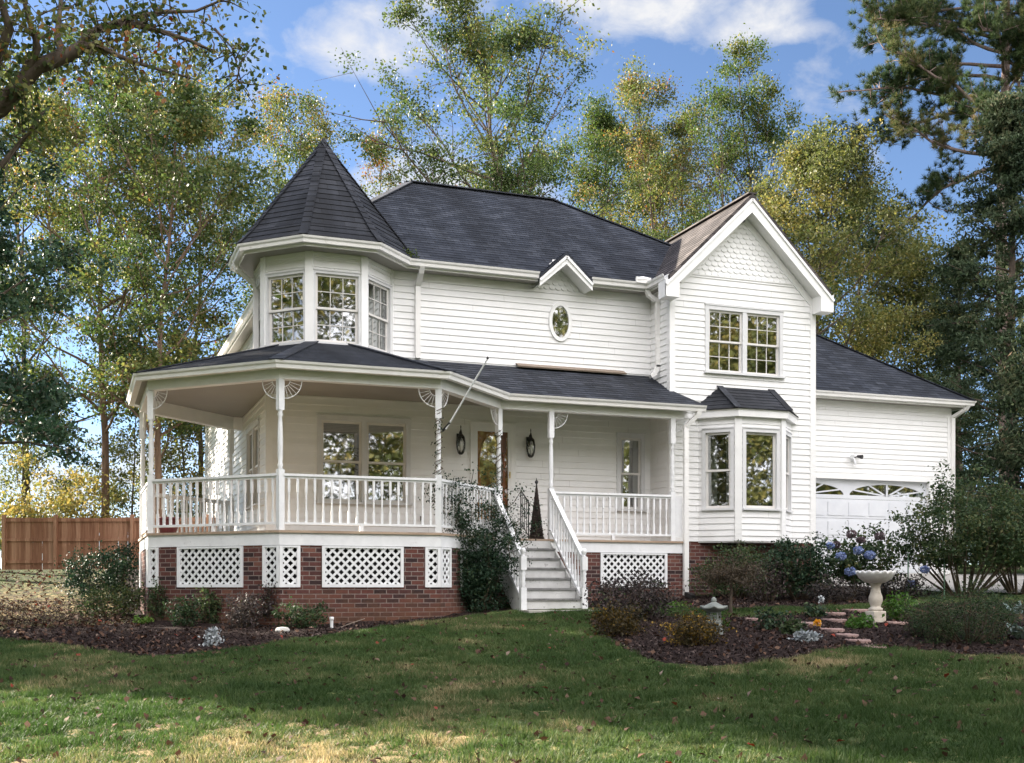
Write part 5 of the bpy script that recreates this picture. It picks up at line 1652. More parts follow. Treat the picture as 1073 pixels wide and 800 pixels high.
# woods across the road, behind the viewer: what the windows mirror
def woods():
    rng = np.random.default_rng(99); A = []
    for k in range(46):
        a = R(-200 + 192 * (k + rng.uniform(0, .8)) / 46); rad = rng.uniform(24, 40)
        x, y = 8 + rad * math.cos(a), 6 + rad * math.sin(a) ; h = rng.uniform(17, 26)
        for j in range(150):
            t = rng.uniform(0, 2 * PI); q = rng.uniform(.02, 1); r = 4.4 * ROUND(q) * math.sqrt(rng.uniform(.2, 1))
            A.append((x + r * math.cos(t), y + r * math.sin(t), h * (.08 + .92 * q), rng.uniform(0, 1)))
    A = np.array(A); Pp, c = scatter(rng, A, 520000, .8, .02, 2.5)
    o = leaves('woods', Pp, rng.uniform(.6, 1.3, len(Pp)) * .27, L['yellow'], rng, None, .7, .2, .50 + (c - .5) * .6, .2)
    tag(o, kind='stuff')
woods()

# ================================================================== FENCE
fd = V2(CT, -ST * 1.12).normalized()
fo = V2(*at_d(5, 35.0))
fpost = [0, 1.58, 3.90, 6.2, 8.5]
FENCE = thing('wooden_fence', (fo.x, fo.y, gz(fo.x, fo.y)), 'weathered cedar board privacy fence with three rails behind the porch', 'fence')
fn = V2(fd.y, -fd.x)
for k in range(len(fpost) - 1):
    s0, s1 = fpost[k], fpost[k + 1]
    pn = MB(); nb = int(round((s1 - s0) / .142)); rngf = random.Random(k)
    for i in range(nb):
        a0 = s0 + (s1 - s0) * i / nb; a1 = a0 + (s1 - s0) / nb - rngf.choice([.003, .006, .012])
        c = fo + fd * (a0 + a1) / 2
        zb = gz(c.x, c.y) - .02; zt = z_at(543.0, 35) + rngf.uniform(-.012, .012)
        wbox(pn, fo, fd, a0, a1, zb, zt, -.02, -.002 + rngf.uniform(-.003, .003))
    part(pn, 'board_panel', M['fence'], FENCE)
    for zz in (z_at(545.5, 35), z_at(566, 35), z_at(589, 35)):
        rl = MB(); wbox(rl, fo, fd, s0 + .05, s1 - .05, zz - .045, zz + .045, .0, .04); part(rl, 'rail', M['fence'], FENCE)
for s in fpost:
    p = MB(); c = fo + fd * s; wbox(p, fo, fd, s - .05, s + .05, gz(c.x, c.y) - .1, z_at(540.0, 35), .0, .10); part(p, 'post', M['fence'], FENCE)

# ================================================================== SHRUBS AND SMALL PLANTS
def bush_px(name, label, cat, u, vb, wpx, vt, leafm, seed, n, ls, tint=.5, depth=.8, group=None, **kw):
    p = ground_at(u, vb); d = p.x * ST + p.y * CT
    rx = wpx / 2 / FPX * d; h = z_at(vt, d) - p.z
    return bush(name, label, cat, p.x, p.y, rx, rx * depth, max(.1, h), leafm, seed, n, ls, tint, group=group, **kw)
x, y = at_d(112, 24.5); bush('evergreen_shrub', 'dark rounded evergreen shrub in front of the fence at the porch corner', 'shrub', x, y, .72, .6, z_at(569, 24.5) - gz(x, y), 'dark', 101, 6500, .06, .38, sd=.10, lift=.05)
bush_px('leafy_shrub', 'sprawling small-leaved shrub below the dark evergreen by the porch corner', 'shrub', 116, 648, 66, 608, 'shrub', 102, 2200, .055, .72)
# along the brick skirt
BASE = 'small plants along the porch brickwork'
bs = [(168, 652, 20, 618, 'shrub', .55, 'young upright plant at the porch corner brick, first from the fence'),
      (193, 658, 26, 638, 'shrub', .40, 'low dark plant under the wide lattice panel near the porch corner'),
      (219, 655, 16, 626, 'shrub', .62, 'slim upright plant just behind the silver plant'),
      (254, 660, 34, 632, 'purple', .45, 'twiggy brownish shrub against the bricks below the first wide lattice'),
      (287, 657, 30, 622, 'purple', .62, 'bare-stemmed twiggy shrub under the corner lattice'),
      (318, 660, 34, 638, 'shrub', .45, 'low dark shrub between the corner lattice and the white pipe'),
      (350, 650, 22, 612, 'purple', .40, 'thin upright plant in front of the front lattice beside the white pipe'),
      (373, 652, 20, 630, 'shrub', .75, 'blue-green young plant under the middle of the front lattice'),
      (396, 650, 20, 628, 'shrub', .50, 'dark upright plant under the end of the front lattice'),
      (428, 646, 34, 626, 'shrub', .42, 'spreading dark plant below the narrow brick pier'),
      (470, 642, 46, 616, 'purple', .40, 'low twiggy shrub below the chamfered porch corner')]
for i, (u, vb, w, vt, lm, ti, lab) in enumerate(bs):
    bush_px('bed_plant', lab, 'plant', u, vb, w * 1.25, vt - 11, lm, 110 + i, 620 + int(w * 26), .05, ti, group=BASE, stems=7, sd=.05, lift=.05)
bush_px('silver_plant', 'silvery felted plant at the lawn edge in front of the lattice', 'plant', 222, 680, 20, 660, 'silver', 130, 420, .055, .5, sd=.03, stems=7, lift=.02)
bush_px('yellow_flower', 'small yellow-green plant at the porch corner foot', 'plant', 150, 655, 18, 645, 'fresh', 131, 260, .05, .9, sd=.03, stems=5, lift=.02)
# shrub and vine beside the stairs
bush('broadleaf_shrub', 'tall dark shrub crowding the side of the front steps', 'shrub', 6.70, 19.55, .42, .42, 1.45, 'dark', 140, 10000, .055, .42, sd=.085, stems=18, lift=.0)
bush_px('broadleaf_shrub', 'low dark shrub at the foot of the tall one beside the steps', 'shrub', 500, 640, 60, 606, 'dark', 141, 2600, .05, .62, sd=.07, lift=.02)
def vine():
    rng = np.random.default_rng(150)
    root = thing('climbing_vine', (6.6, 19.7, 2.6), 'leafy vine smothering the porch railing beside the front steps', 'vine')
    mb = MB(); A = []
    a, b = inn[5], inn[6]
    for k in range(30):
        s = rng.uniform(.05, 1.0) ; p = np.array([a.x + (b.x - a.x) * s + .05, a.y + (b.y - a.y) * s - .05, rng.uniform(2.3, 2.9)])
        if k > 20:   # down along the stair handrail
            t = rng.uniform(0, .85); p = np.array([SX0 - .04, S - t * 1.7, 3.35 - t * 1.15 - rng.uniform(0, .5)])
        pts = [p]
        for j in range(5):
            pts.append(pts[-1] + rng.normal(0, .09, 3) + np.array([.0, .0, .11]))
            if pts[-1][2] > 3.75: break
        mb.tube([Vector(q) for q in pts], .006, 4, caps=False)
        for q in pts: A.append((*q, rng.uniform(0, 1)))
    mb.build('stem', M['stem'], root)
    A = np.array(A); Pp, c = scatter(rng, A, 6500, .10, .05)
    leaves('foliage', Pp, rng.uniform(.6, 1.2, len(Pp)) * .05, L['dark'], rng, root, .6, .3, .5 + (c - .5) * .5, .2)
vine()
def post_vine(key, label, seed, turns, ln):
    rng = np.random.default_rng(seed); p = inn[5] if key == 'C' else inn[6]
    root = thing('twining_vine', (p.x, p.y, 3.5), label, 'vine', 'bare vines wound round porch posts')
    mb = MB(); A = []
    for st_ in range(2):
        pts = []
        for i in range(60):
            t = i / 59; ang = turns * 2 * PI * t + st_ * 2.2
            rr = .062 + .012 * rng.normal()
            pts.append((p.x + rr * math.cos(ang), p.y + rr * math.sin(ang), 3.48 + 1.2 * ln * t))
            if rng.uniform() < .5: A.append((*pts[-1], rng.uniform(0, 1)))
        mb.tube([Vector(q) for q in pts], .0065, 5, caps=False)
    mb.build('stem', M['stem'], root)
    A = np.array(A); Pp, c = scatter(rng, A, 110, .03, .05)
    leaves('foliage', Pp, rng.uniform(.6, 1.2, len(Pp)) * .045, L['dark'], rng, root, .6, .3, .5, .2)
post_vine('C', 'bare vine wound round the porch post that carries the flagpole', 151, 7, 1.0)
post_vine('D', 'bare vine wound round the post in front of the front door', 152, 5, .95)

# right-hand beds
bush_px('azalea_shrub', 'dull purplish loose shrub in front of the lattice beside the steps', 'shrub', 662, 652, 84, 600, 'purple', 160, 5200, .05, .48, sd=.09, stems=14, lift=.03)
bush_px('azalea_shrub', 'low bronze shrub at the lawn edge below the steps', 'shrub', 648, 668, 66, 636, 'gold', 161, 2400, .045, .30, sd=.06, lift=.03)
bush_px('groundcover_plant', 'bright green low plant patch near the downspout foot', 'plant', 700, 640, 34, 630, 'fresh', 162, 700, .05, .5, sd=.05, lift=.0)
bush_px('golden_shrub', 'low shrub flecked with golden leaves beside the stone lantern', 'shrub', 728, 678, 58, 644, 'gold', 163, 3400, .04, .52, sd=.06, stems=12, lift=.04)
bush_px('evergreen_azalea', 'green azalea against the wing brickwork under the bay window', 'shrub', 772, 628, 84, 570, 'shrub', 164, 5200, .06, .62, sd=.09, stems=14)
bush_px('evergreen_azalea', 'tall dark green azalea at the wing corner below the garage door', 'shrub', 838, 630, 74, 564, 'dark', 165, 6000, .065, .60, sd=.09, stems=14)
bush_px('evergreen_azalea', 'brownish thinning azalea between the two green ones', 'shrub', 806, 632, 44, 588, 'purple', 166, 2200, .05, .66, sd=.08)
# little Japanese maple with a bare trunk
p = ground_at(766, 646); rng = np.random.default_rng(170)
JM = thing('japanese_maple', (p.x, p.y, p.z), 'small lacy brownish maple with a bare slim trunk behind the stone lantern', 'tree')
mb = MB(); tp_ = [(p.x, p.y, p.z - .05), (p.x - .01, p.y, p.z + .2), (p.x + .01, p.y, p.z + .45), (p.x - .02, p.y, p.z + .62)]
mb.tube(tp_, [.035, .028, .025, .022], 7, caps=False); A = []
for k in range(22):
    a = k * 2.4; Ln = rng.uniform(.3, .75)
    pts, dd = curve_pts(tp_[-1], (math.cos(a), math.sin(a), rng.uniform(.05, .8)), Ln, rng, 4, .2, -.35)
    mb.tube([Vector(q) for q in pts], [.014, .010, .007, .005, .003], 4, caps=False)
    for q in pts[1:]: A.append((*q, rng.uniform(0, 1)))
mb.build('trunk', M['bark'], JM)
Pp, c = scatter(rng, np.array(A), 3600, .10, .05); leaves('crown', Pp, rng.uniform(.5, 1.2, len(Pp)) * .055, L['maple'], rng, JM, .35, .6, .5 + (c - .5) * .4, .2)

# hydrangea with flower heads
HY = bush_px('hydrangea_bush', 'leggy hydrangea with blue and faded flower heads behind the birdbath', 'shrub', 906, 626, 74, 560, 'shrub', 171, 3000, .09, .55, sd=.10, stems=12, lift=.25)
def flower_head(u, v, rpx, lm, seed, d):
    rng = np.random.default_rng(seed); r = ray(u, v); c = np.array([r[0] * d, r[1] * d, EYE + r[2] * d]); rad = rpx / FPX * d
    q = unit(rng.normal(0, 1, (170, 3))) * rad * rng.uniform(.75, 1, (170, 1))
    o = leaves('flower_head', c + q * np.array([1, 1, .8]), .045, L[lm], rng, HY, .9, 0, .5, .22)
    if lm == 'dried': o['label'] = 'faded brown flower head'
hd_ = HY.location.x * ST + HY.location.y * CT
for i, (u, v, rp, lm) in enumerate([(884, 580, 6, 'blue'), (895, 579, 6, 'blue'), (904.5, 578, 6.5, 'blue'), (891, 599, 6.5, 'blue'), (876, 577, 5, 'blue'), (878, 571, 5, 'dried'), (896, 560, 6, 'dried'), (914, 562, 6, 'dried'), (900, 569, 5, 'dried'), (969, 597, 5.5, 'blue'), (955, 612, 5, 'blue')]):
    flower_head(u + (-3, 4, 7, 0, -6, -2, -4, 8, 2, 0, 0)[i], v + (3, -2, 4, 0, -5, 0, 0, 0, -3, 0, 0)[i], rp * .92, lm, 180 + i, hd_ - .62 + .06 * (i % 3))
bush_px('bedding_shrub', 'dark low shrub in the shade behind the birdbath', 'shrub', 875, 632, 60, 606, 'purple', 172, 2200, .05, .22, sd=.07)
bush_px('bedding_shrub', 'dark tangled shrub under the hydrangea stems beside the green stake', 'shrub', 940, 628, 54, 598, 'purple', 173, 2200, .05, .25, sd=.07)
bush_px('fresh_plant', 'bright green leafy plant just beside the birdbath pedestal', 'plant', 944, 652, 30, 622, 'fresh', 174, 900, .06, .45, sd=.05, lift=.02)
bush_px('crape_myrtle', 'large loose arching shrub in front of the garage door and drive', 'shrub', 1010, 626, 150, 503, 'shrub', 175, 15000, .07, .66, sd=.11, stems=26, lift=.27)
bush_px('crape_myrtle', 'smaller arching shrub at the picture edge beside the large one', 'shrub', 1066, 624, 80, 510, 'shrub', 176, 9500, .07, .64, sd=.11, stems=14, lift=.30)
bush_px('feathery_shrub', 'low feathery grey-green shrub at the lawn edge in front of the driveway', 'shrub', 1014, 674, 120, 612, 'shrub', 177, 9000, .05, .48, sd=.07, stems=26, lift=.02, aspect=.25)
bush_px('feathery_shrub', 'low brownish feathery shrub between the grey-green one and the birdbath', 'shrub', 972, 668, 52, 636, 'maple', 178, 2600, .045, .3, sd=.06, lift=.02, aspect=.3)
def rosette(u, vb, label, seed, n=14, ln=.42):
    p = ground_at(u, vb); rng = np.random.default_rng(seed)
    mb = MB(); o = thing('rosette_plant', tuple(p), label, 'plant')
    for k in range(n):
        a = k * 2.4; e = R(rng.uniform(20, 75)); Lk = ln * rng.uniform(.7, 1)
        d = Vector((math.cos(a) * math.cos(e), math.sin(a) * math.cos(e), math.sin(e))); s = Vector((-math.sin(a), math.cos(a), 0))
        prev = None
        for j in range(6):
            t = j / 5; c = Vector(p) + d * Lk * t + Vector((0, 0, -.18 * Lk * t * t)); w = .075 * math.sin(PI * (.12 + .86 * t))
            cur = (c - s * w, c, c + s * w)
            if prev:
                mb.face([prev[0], prev[1], cur[1] - Vector((0, 0, .012)), cur[0]], 0, True); mb.face([prev[1], prev[2], cur[2], cur[1] - Vector((0, 0, .012))], 0, True)
            prev = cur
    mb.build('foliage', M['agave'], o)
M['agave'] = mottled('pale_grey_green_leaf', (.22, .30, .28), (.34, .42, .38), 8, .5, .1)
rosette(1070, 672, 'pale grey-green broad-leaved rosette at the picture edge', 190)
rosette(1064, 646, 'second pale rosette, further back beside the drive', 191, 10, .36)
PER = 'clumps of low perennials in the front bed'
for i, (u, vb, w, vt, lm, ti, lab) in enumerate([(805, 662, 30, 638, 'dark', .75, 'green leafy clump beside the maple at the near end of the flagstones'),
        (854, 648, 24, 634, 'dark', .72, 'green clump at the far end of the flagstones with a white flower'),
        (902, 660, 30, 646, 'fresh', .25, 'green clump directly in front of the birdbath foot'),
        (832, 666, 22, 650, 'dark', .8, 'dark clump beside the cabbage-like plant'),
        (846, 674, 24, 660, 'silver', .0, 'blue-green cabbage-like plant next to the orange flower'),
        (752, 664, 14, 640, 'fresh', .1, 'thin sprig beside the stone lantern')]):
    bush_px('perennial_plant', lab, 'plant', u, vb, w, vt, lm, 200 + i, 420, .065, ti, group=PER, stems=7, sd=.04, lift=.0)
p = ground_at(857, 662); rng = np.random.default_rng(210)
o = thing('orange_flower', tuple(p), 'single orange-yellow flower beside the flagstones', 'flower'); mb = MB(); mb.tube([p, p + Vector((0, 0, .12))], .006, 5); mb.build('stem', M['stem'], o)
leaves('bloom', np.array(p + Vector((0, 0, .13))) + rng.normal(0, .022, (40, 3)), .05, L['bloom'], rng, o, .8)
p = ground_at(861, 646)
o = thing('white_flower', tuple(p), 'small white flower above the green clump by the flagstones', 'flower'); mb = MB(); mb.tube([p, p + Vector((0, 0, .26))], .006, 5); mb.build('stem', M['stem'], o)
leaves('bloom', np.array(p + Vector((0, 0, .27))) + rng.normal(0, .02, (36, 3)), .045, L['silver'], rng, o, .8)

# weed in the gutter
p = Vector((xj - .05, yg + .10, 7.93)); rng = np.random.default_rng(211)
o = thing('gutter_weed', tuple(p), 'green weed sprouting from the gutter beside the turret', 'plant'); mb = MB(); mb.tube([p, p + Vector((0, 0, .12))], .006, 5); mb.build('stem', M['stem'], o)
leaves('foliage', np.array(p + Vector((0, 0, .08))) + rng.normal(0, 1, (150, 3)) * np.array([.10, .05, .05]), .06, L['green'], rng, o, .6, 0, .5)

# ================================================================== GARDEN AND PORCH THINGS
# flagstones
FS = 'red flagstones set in the mulch'
for i, (u, v, w, dpt, lab) in enumerate([(898, 641.5, 34, .42, 'long red flagstone at the far end, beside the birdbath'), (872, 645, 26, .36, 'red flagstone just short of the far end of the path'),
        (848, 655.5, 28, .38, 'pale red flagstone beside the green clump'), (874, 652, 24, .34, 'narrow red flagstone in the middle of the path'),
        (871, 662, 26, .40, 'broad red flagstone beside the orange flower'), (886, 668, 22, .34, 'red flagstone nearest but one to the lawn'),
        (900, 674, 24, .36, 'pale flagstone at the lawn edge'), (938, 655, 24, .3, 'red edging stone beside the birdbath foot'), (916, 681, 22, .36, 'flat stone sunk in the lawn edge'),
        (792, 651, 26, .24, 'reddish edging stone beside the maple')]):
    p = ground_at(u, v); d = p.x * ST + p.y * CT; hw = w / 2 / FPX * d; rr = random.Random(i + 5)
    poly = []
    for k in range(9):
        t = 2 * PI * k / 9 + rr.uniform(-.15, .15); c, s = math.cos(t) * hw * rr.uniform(.85, 1.1), math.sin(t) * dpt * rr.uniform(.85, 1.1)
        poly.append((p.x + c * CT + s * ST, p.y - c * ST + s * CT))
    mb = MB(); mb.prism(poly, p.z - .03, p.z + .048)
    tag(part(mb, 'flagstone', M['flagstone'], None, bevel=.012), lab, 'stone', FS)

# birdbath
p = ground_at(917.5, 654); d = p.x * ST + p.y * CT
ppm = FPX / d; zz = lambda v: (V0 - v) / FPX * d + EYE - p.z
BB = thing('birdbath', tuple(p), 'pale cast-stone birdbath with scalloped shell bowl in the flower bed', 'birdbath')
hw = 7.6 / ppm
mb = MB(); zt = zz(637.5)
mb.box(p.x - hw, p.x + hw, p.y - hw, p.y + hw, p.z - .08, p.z + zt * .82); part(mb, 'plinth', M['birdbath'], BB, .012)
mb = MB(); z0, z1 = zt * .82, zz(611)
hgt = z1 - z0; s = 1 / ppm
mb.lathe([(7.0 * s, z0), (7.2 * s, z0 + .10 * hgt), (5.0 * s, z0 + .14 * hgt), (5.4 * s, z0 + .20 * hgt), (7.2 * s, z0 + .36 * hgt), (7.0 * s, z0 + .50 * hgt), (5.2 * s, z0 + .68 * hgt), (4.5 * s, z0 + .84 * hgt), (5.2 * s, z0 + .93 * hgt), (7.2 * s, z0 + hgt)], tuple(p), 28)
part(mb, 'pedestal', M['birdbath'], BB)
mb = MB(); zb, zr_ = zz(611), zz(600.5); rb_ = 19.3 * s
scal = lambda t, r, z: (r * (1 + (.05 * abs(math.sin(8 * t)) if r > rb_ * .8 else 0)), z + (.034 * abs(math.sin(8 * t)) - .008 if r > rb_ * .85 else 0))
mb.lathe([(6 * s, zb - .005), (11 * s, zb + .01), (16 * s, zb + (zr_ - zb) * .45), (rb_ * .97, zr_ - .035), (rb_ * 1.02, zr_ - .01), (rb_ * 1.0, zr_ + .012), (rb_ * .92, zr_ + .006), (rb_ * .80, zr_ - .03), (rb_ * .5, zr_ - .065), (.01, zr_ - .075)], tuple(p), 84, wob=scal)
part(mb, 'bowl', M['bowl'], BB)

# stone lantern
p = ground_at(748, 667); d = p.x * ST + p.y * CT; s = d / FPX; zz = lambda v: (V0 - v) * s + EYE - p.z
SLn = thing('stone_lantern', tuple(p), 'small grey Japanese stone lantern with curved legs among the golden shrub', 'garden lantern')
mb = MB()
for k in range(3):
    a = R(-70 + 120 * k); c, q = math.cos(a), math.sin(a)
    pts = [(p.x + c * r_ * s, p.y + q * r_ * s, p.z + h_) for r_, h_ in ((8.5, -.03), (9.5, zz(662)), (8.0, zz(656)), (5, zz(652.5)))]
    mb.tube(pts, [2.6 * s, 2.4 * s, 2.3 * s, 2.6 * s], 8)
part(mb, 'leg', M['lichen_stone'], SLn)
mb = MB(); mb.lathe([(9 * s, zz(654)), (10 * s, zz(652.5)), (10 * s, zz(650.5)), (8 * s, zz(650))], tuple(p), 6, smooth=False); part(mb, 'platform', M['lichen_stone'], SLn)
mb = MB(); z0, z1, rr = zz(650), zz(641), 6.6 * s
hexp = [(p.x + rr * math.cos(R(30 + 60 * k)), p.y + rr * math.sin(R(30 + 60 * k))) for k in range(6)]
for k in range(6):
    a, b = V2(*hexp[k]), V2(*hexp[(k + 1) % 6]); e = (b - a); Ln = e.length; e = e / Ln
    mb.tube([(a.x, a.y, p.z + z0), (a.x, a.y, p.z + z1)], .9 * s, 6)
    for f in (.33, .67):
        c = a + e * Ln * f; mb.tube([(c.x, c.y, p.z + z0), (c.x, c.y, p.z + z1)], .5 * s, 5)
    for zq in (z0 + .02 * 0 + .8 * s, (z0 + z1) / 2, z1 - .8 * s):
        mb.tube([(a.x, a.y, p.z + zq), (b.x, b.y, p.z + zq)], .6 * s, 5)
part(mb, 'fire_box', M['lichen_stone'], SLn)
mb = MB(); up6 = lambda t, r, z: (r * (1 + .10 * abs(math.cos(3 * t)) ** 6 * (1 if r > 8 * s else 0)), z + (2.2 * s * abs(math.cos(3 * t)) ** 8 if r > 12 * s else 0))
mb.lathe([(6 * s, zz(641.5)), (14.2 * s, zz(638.2)), (14.6 * s, zz(636.8)), (10 * s, zz(635)), (6 * s, zz(633)), (3.2 * s, zz(631.5)), (2.6 * s, zz(630.8))], tuple(p), 48, wob=up6)
part(mb, 'lantern_roof', M['lichen_stone'], SLn)
mb = MB(); mb.lathe([(2.2 * s, zz(631)), (3.2 * s, zz(629.6)), (2.4 * s, zz(628.4)), (2.6 * s, zz(627.4)), (.6 * s, zz(625.8))], tuple(p), 14); part(mb, 'finial', M['lichen_stone'], SLn)

# stakes
for u, vb, vt, lab in ((951.5, 627, 580, 'thin green garden stake standing just behind the bright green plant'), (989.5, 628, 582, 'thin green garden stake among the arching shrub stems')):
    p = ground_at(u, vb); d = p.x * ST + p.y * CT
    mb = MB(); mb.tube([p - Vector((0, 0, .1)), Vector((p.x, p.y, z_at(vt, d)))], .012, 6)
    tag(part(mb, 'garden_stake', M['green_stake'], None), lab, 'stake', 'green garden stakes')

# white cleanout pipe and a stray length of hose in the bed
p = ground_at(347.5, 660); d = p.x * ST + p.y * CT
o = thing('standpipe', tuple(p), 'short white plastic pipe standing in the mulch below the front lattice', 'pipe')
mb = MB(); mb.tube([p - Vector((0, 0, .1)), p + Vector((0, 0, .17))], .026, 10); part(mb, 'pipe', M['pipe'], o)
mb = MB(); mb.lathe([(.032, .15), (.036, .16), (.036, .19), (.03, .20)], tuple(p), 12); part(mb, 'cap', M['pipe'], o)
p0, p1 = ground_at(353, 661), ground_at(382, 655)
mb = MB(); mb.tube([p0 + Vector((0, 0, .03)), (p0 + p1) / 2 + Vector((0, 0, .07)), p1 + Vector((0, 0, .10))], .008, 5)
tag(part(mb, 'fallen_twig', M['bare_wood'], None), 'pale bare twig lying beside the white pipe', 'twig')
p = ground_at(296, 664); mb = MB(); mb.lathe([(.10, 0), (.12, .05), (.09, .09), (.02, .10)], tuple(p), 9, smooth=False)
tag(part(mb, 'garden_rock', M['concrete'], None, .01), 'pale rock lying in the bed below the corner lattice', 'rock')

# downspout splash end / landing pad
mb = MB(); mb.box(SX0 - .12, SX1 + .16, y_bot - .55, y_bot - .02, SB - .14, SB - .01); tag(part(mb, 'landing_pad', M['pad'], None, .01), 'concrete landing pad at the foot of the front steps', 'pad')

# wall lanterns
def lantern(x, z, label):
    o = thing('wall_lantern', (x, F, z), label, 'lamp', 'wall lanterns beside the front door')
    mb = MB(); y = F - .16
    mb.box(x - .045, x + .045, F - .04, F - .018, z + .02, z + .27)
    mb.tube([(x, F - .04, z + .20), (x, F - .10, z + .30), (x, y, z + .28), (x, y, z + .24)], .014, 7)
    mb.lathe([(.01, .34), (.016, .32), (.03, .25), (.075, .20), (.08, .185)][::-1], (x, y, z), 8, smooth=False)
    mb.lathe([(.005, .42), (.012, .39), (.006, .34)][::-1], (x, y, z), 6)
    part(mb, 'bracket', M['black'], o)
    mb = MB()
    for k in range(6):
        a = 2 * PI * k / 6
        pts = [(x + r_ * math.cos(a), y + r_ * math.sin(a), z + h_) for r_, h_ in ((.076, .19), (.094, .08), (.086, -.04), (.055, -.13))]
        mb.tube(pts, .0055, 5)
    mb.lathe([(.03, -.16), (.06, -.13), (.062, -.12)], (x, y, z), 10);
    part(mb, 'cage', M['black'], o)
    mb = MB(); mb.lathe([(.05, -.12), (.078, -.04), (.086, .06), (.07, .18)], (x, y, z), 16); part(mb, 'lamp_glass', M['lamp_glass'], o)
    mb = MB(); mb.lathe([(.02, -.12), (.024, .0), (.034, .03), (.028, .08), (.004, .12)], (x, y, z), 10); part(mb, 'bulb', M['trim'], o)
lantern(7.09, 4.40, 'black wall lantern on the window side of the front door')
lantern(8.57, 4.40, 'black wall lantern on the handrail side of the front door')

# flagpole
mb = MB(); b0 = Vector((5.86, 18.86, 4.30)); r = ray(511.0, 376); tipy = 18.1; tip = at_y(511.0, 376, tipy)
FP = thing('flagpole', tuple(b0), 'bare white flagpole slanting up from a porch post', 'flagpole')
mb.tube([b0, tip], [.016, .013], 8); part(mb, 'pole', M['rail'], FP)
mb = MB(); mb.lathe([(.004, -.02), (.02, 0), (.018, .02), (.004, .035)], tuple(tip), 10); part(mb, 'finial', M['black'], FP)
mb = MB(); mb.tube([b0 + Vector((-.04, .06, -.02)), b0 + (tip - b0).normalized() * .14], .022, 8); part(mb, 'socket', M['black'], FP)

# twig obelisk on the porch
M['dark_twig'] = mottled('dark_vine_twigs', (.012, .010, .009), (.05, .035, .028), 14, .9, .6, 40)
ob = Vector((8.34, 20.95, 2.545)); OB = thing('twig_obelisk', tuple(ob), 'dark cone-shaped twig obelisk with a ball finial on the porch by the steps', 'garden obelisk')
mb = MB(); Hh = 1.02; rngo = random.Random(4)
for k in range(14):
    a = 2 * PI * k / 14; mb.tube([ob + Vector((.125 * math.cos(a), .125 * math.sin(a), 0)), ob + Vector((.065 * math.cos(a + .2), .065 * math.sin(a + .2), Hh * .55)), ob + Vector((.012 * math.cos(a), .012 * math.sin(a), Hh))], [.011, .009, .006], 5)
for k in range(4):
    pts = []
    for i in range(110):
        t = i / 109; rr = .13 * (1 - t) + .015; a = t * 2 * PI * (9 + k) + k * 1.5
        pts.append(ob + Vector((rr * math.cos(a) * rngo.uniform(.92, 1.1), rr * math.sin(a) * rngo.uniform(.92, 1.1), Hh * t * .97)))
    mb.tube(pts, .010, 5)
mb.lathe([(.10, .01), (.055, .5), (.01, .98)], tuple(ob), 12); part(mb, 'frame', M['dark_twig'], OB)
mb = MB(); mb.lathe([(.01, Hh - .02), (.02, Hh + .02), (.012, Hh + .05), (.035, Hh + .09), (.035, Hh + .11), (.01, Hh + .14), (.004, Hh + .18)], tuple(ob), 10); part(mb, 'finial', M['black'], OB)
# pot on the porch corner
pc = (1.55, 21.9, 2.545); PT = thing('flower_pot', pc, 'dark red pot on the porch floor behind the corner balusters', 'pot')
mb = MB(); mb.lathe([(.12, 0), (.17, .16), (.19, .30), (.205, .30), (.205, .34), (.18, .34), (.16, .28)], pc, 20); part(mb, 'pot', M['pot'], PT)

# security lamp above the garage door
q = at_y(893, 481, G); SLm = thing('security_lamp', (q.x, G, q.z), 'twin-headed security lamp above the garage door', 'lamp')
mb = MB(); mb.lathe([(.055, -.01), (.055, .02), (.03, .03)], (0, 0, 0), 12)
mb2 = MB(); mb2.box(q.x - .05, q.x + .05, G - .05, G - .018, q.z - .06, q.z + .06); mb2.tube([(q.x, G - .05, q.z), (q.x, G - .12, q.z - .1), (q.x, G - .12, q.z - .16)], .03, 8); part(mb2, 'sensor', M['rail'], SLm)
mb = MB()
for sx in (-1, 1):
    mb = MB(); mb.tube([(q.x + sx * .03, G - .04, q.z + .03), (q.x + sx * .10, G - .10, q.z + .05)], .015, 6); mb.tube([(q.x + sx * .09, G - .08, q.z + .06), (q.x + sx * .15, G - .20, q.z + .03)], [.03, .055], 10); part(mb, 'lamp_head', M['rail'] if sx < 0 else M['black'], SLm)

# ================================================================== GRASS, LEAF LITTER, BARK CHIPS
rng = np.random.default_rng(301)
def spots(n, vlo, vhi, ulo=-110, uhi=1190, power=1.0):
    """random ground positions, even over the ground, inside the strip the picture shows"""
    xs, ys = [], []
    while len(xs) < n:
        m = 200000
        y = rng.uniform(6, 33, m); x = rng.uniform(-4, 19, m)
        dep = x * ST + y * CT; lat = x * CT - y * ST
        u = 536.5 + FPX * lat / dep
        ok = (u > ulo) & (u < uhi) & (dep > vlo) & (dep < vhi)
        xs += list(x[ok]); ys += list(y[ok])
    return np.array(xs[:n]), np.array(ys[:n])
gx, gy = spots(215000, 7.2, 20.5)
mk = mask_beds(gx, gy)
inhouse = (gy > 18.8) & (gx > 1.1) & (gx < 7.5) | (gy > 20.5) & (gx > 7) | ((gx - 4.4) ** 2 + (gy - 22.2) ** 2 < 3.6 ** 2) | ((gx > SX0 - .2) & (gx < SX1 + .25) & (gy > y_bot - .6))
ok = (mk < -.03) & ~inhouse & (sdist(gx, gy, dpoly) < -.1)
gx, gy = gx[ok], gy[ok]
N = len(gx)
pn = .38 * vnoise(gx, gy, 1.9, 1) + .38 * vnoise(gx, gy, .55, 2) + .24 * vnoise(gx, gy, .2, 3)
zz_ = vgz(gx, gy) + lumps(gx, gy, np.clip(mk[ok] / .35 * .5 + .5, 0, 1))
per = 3
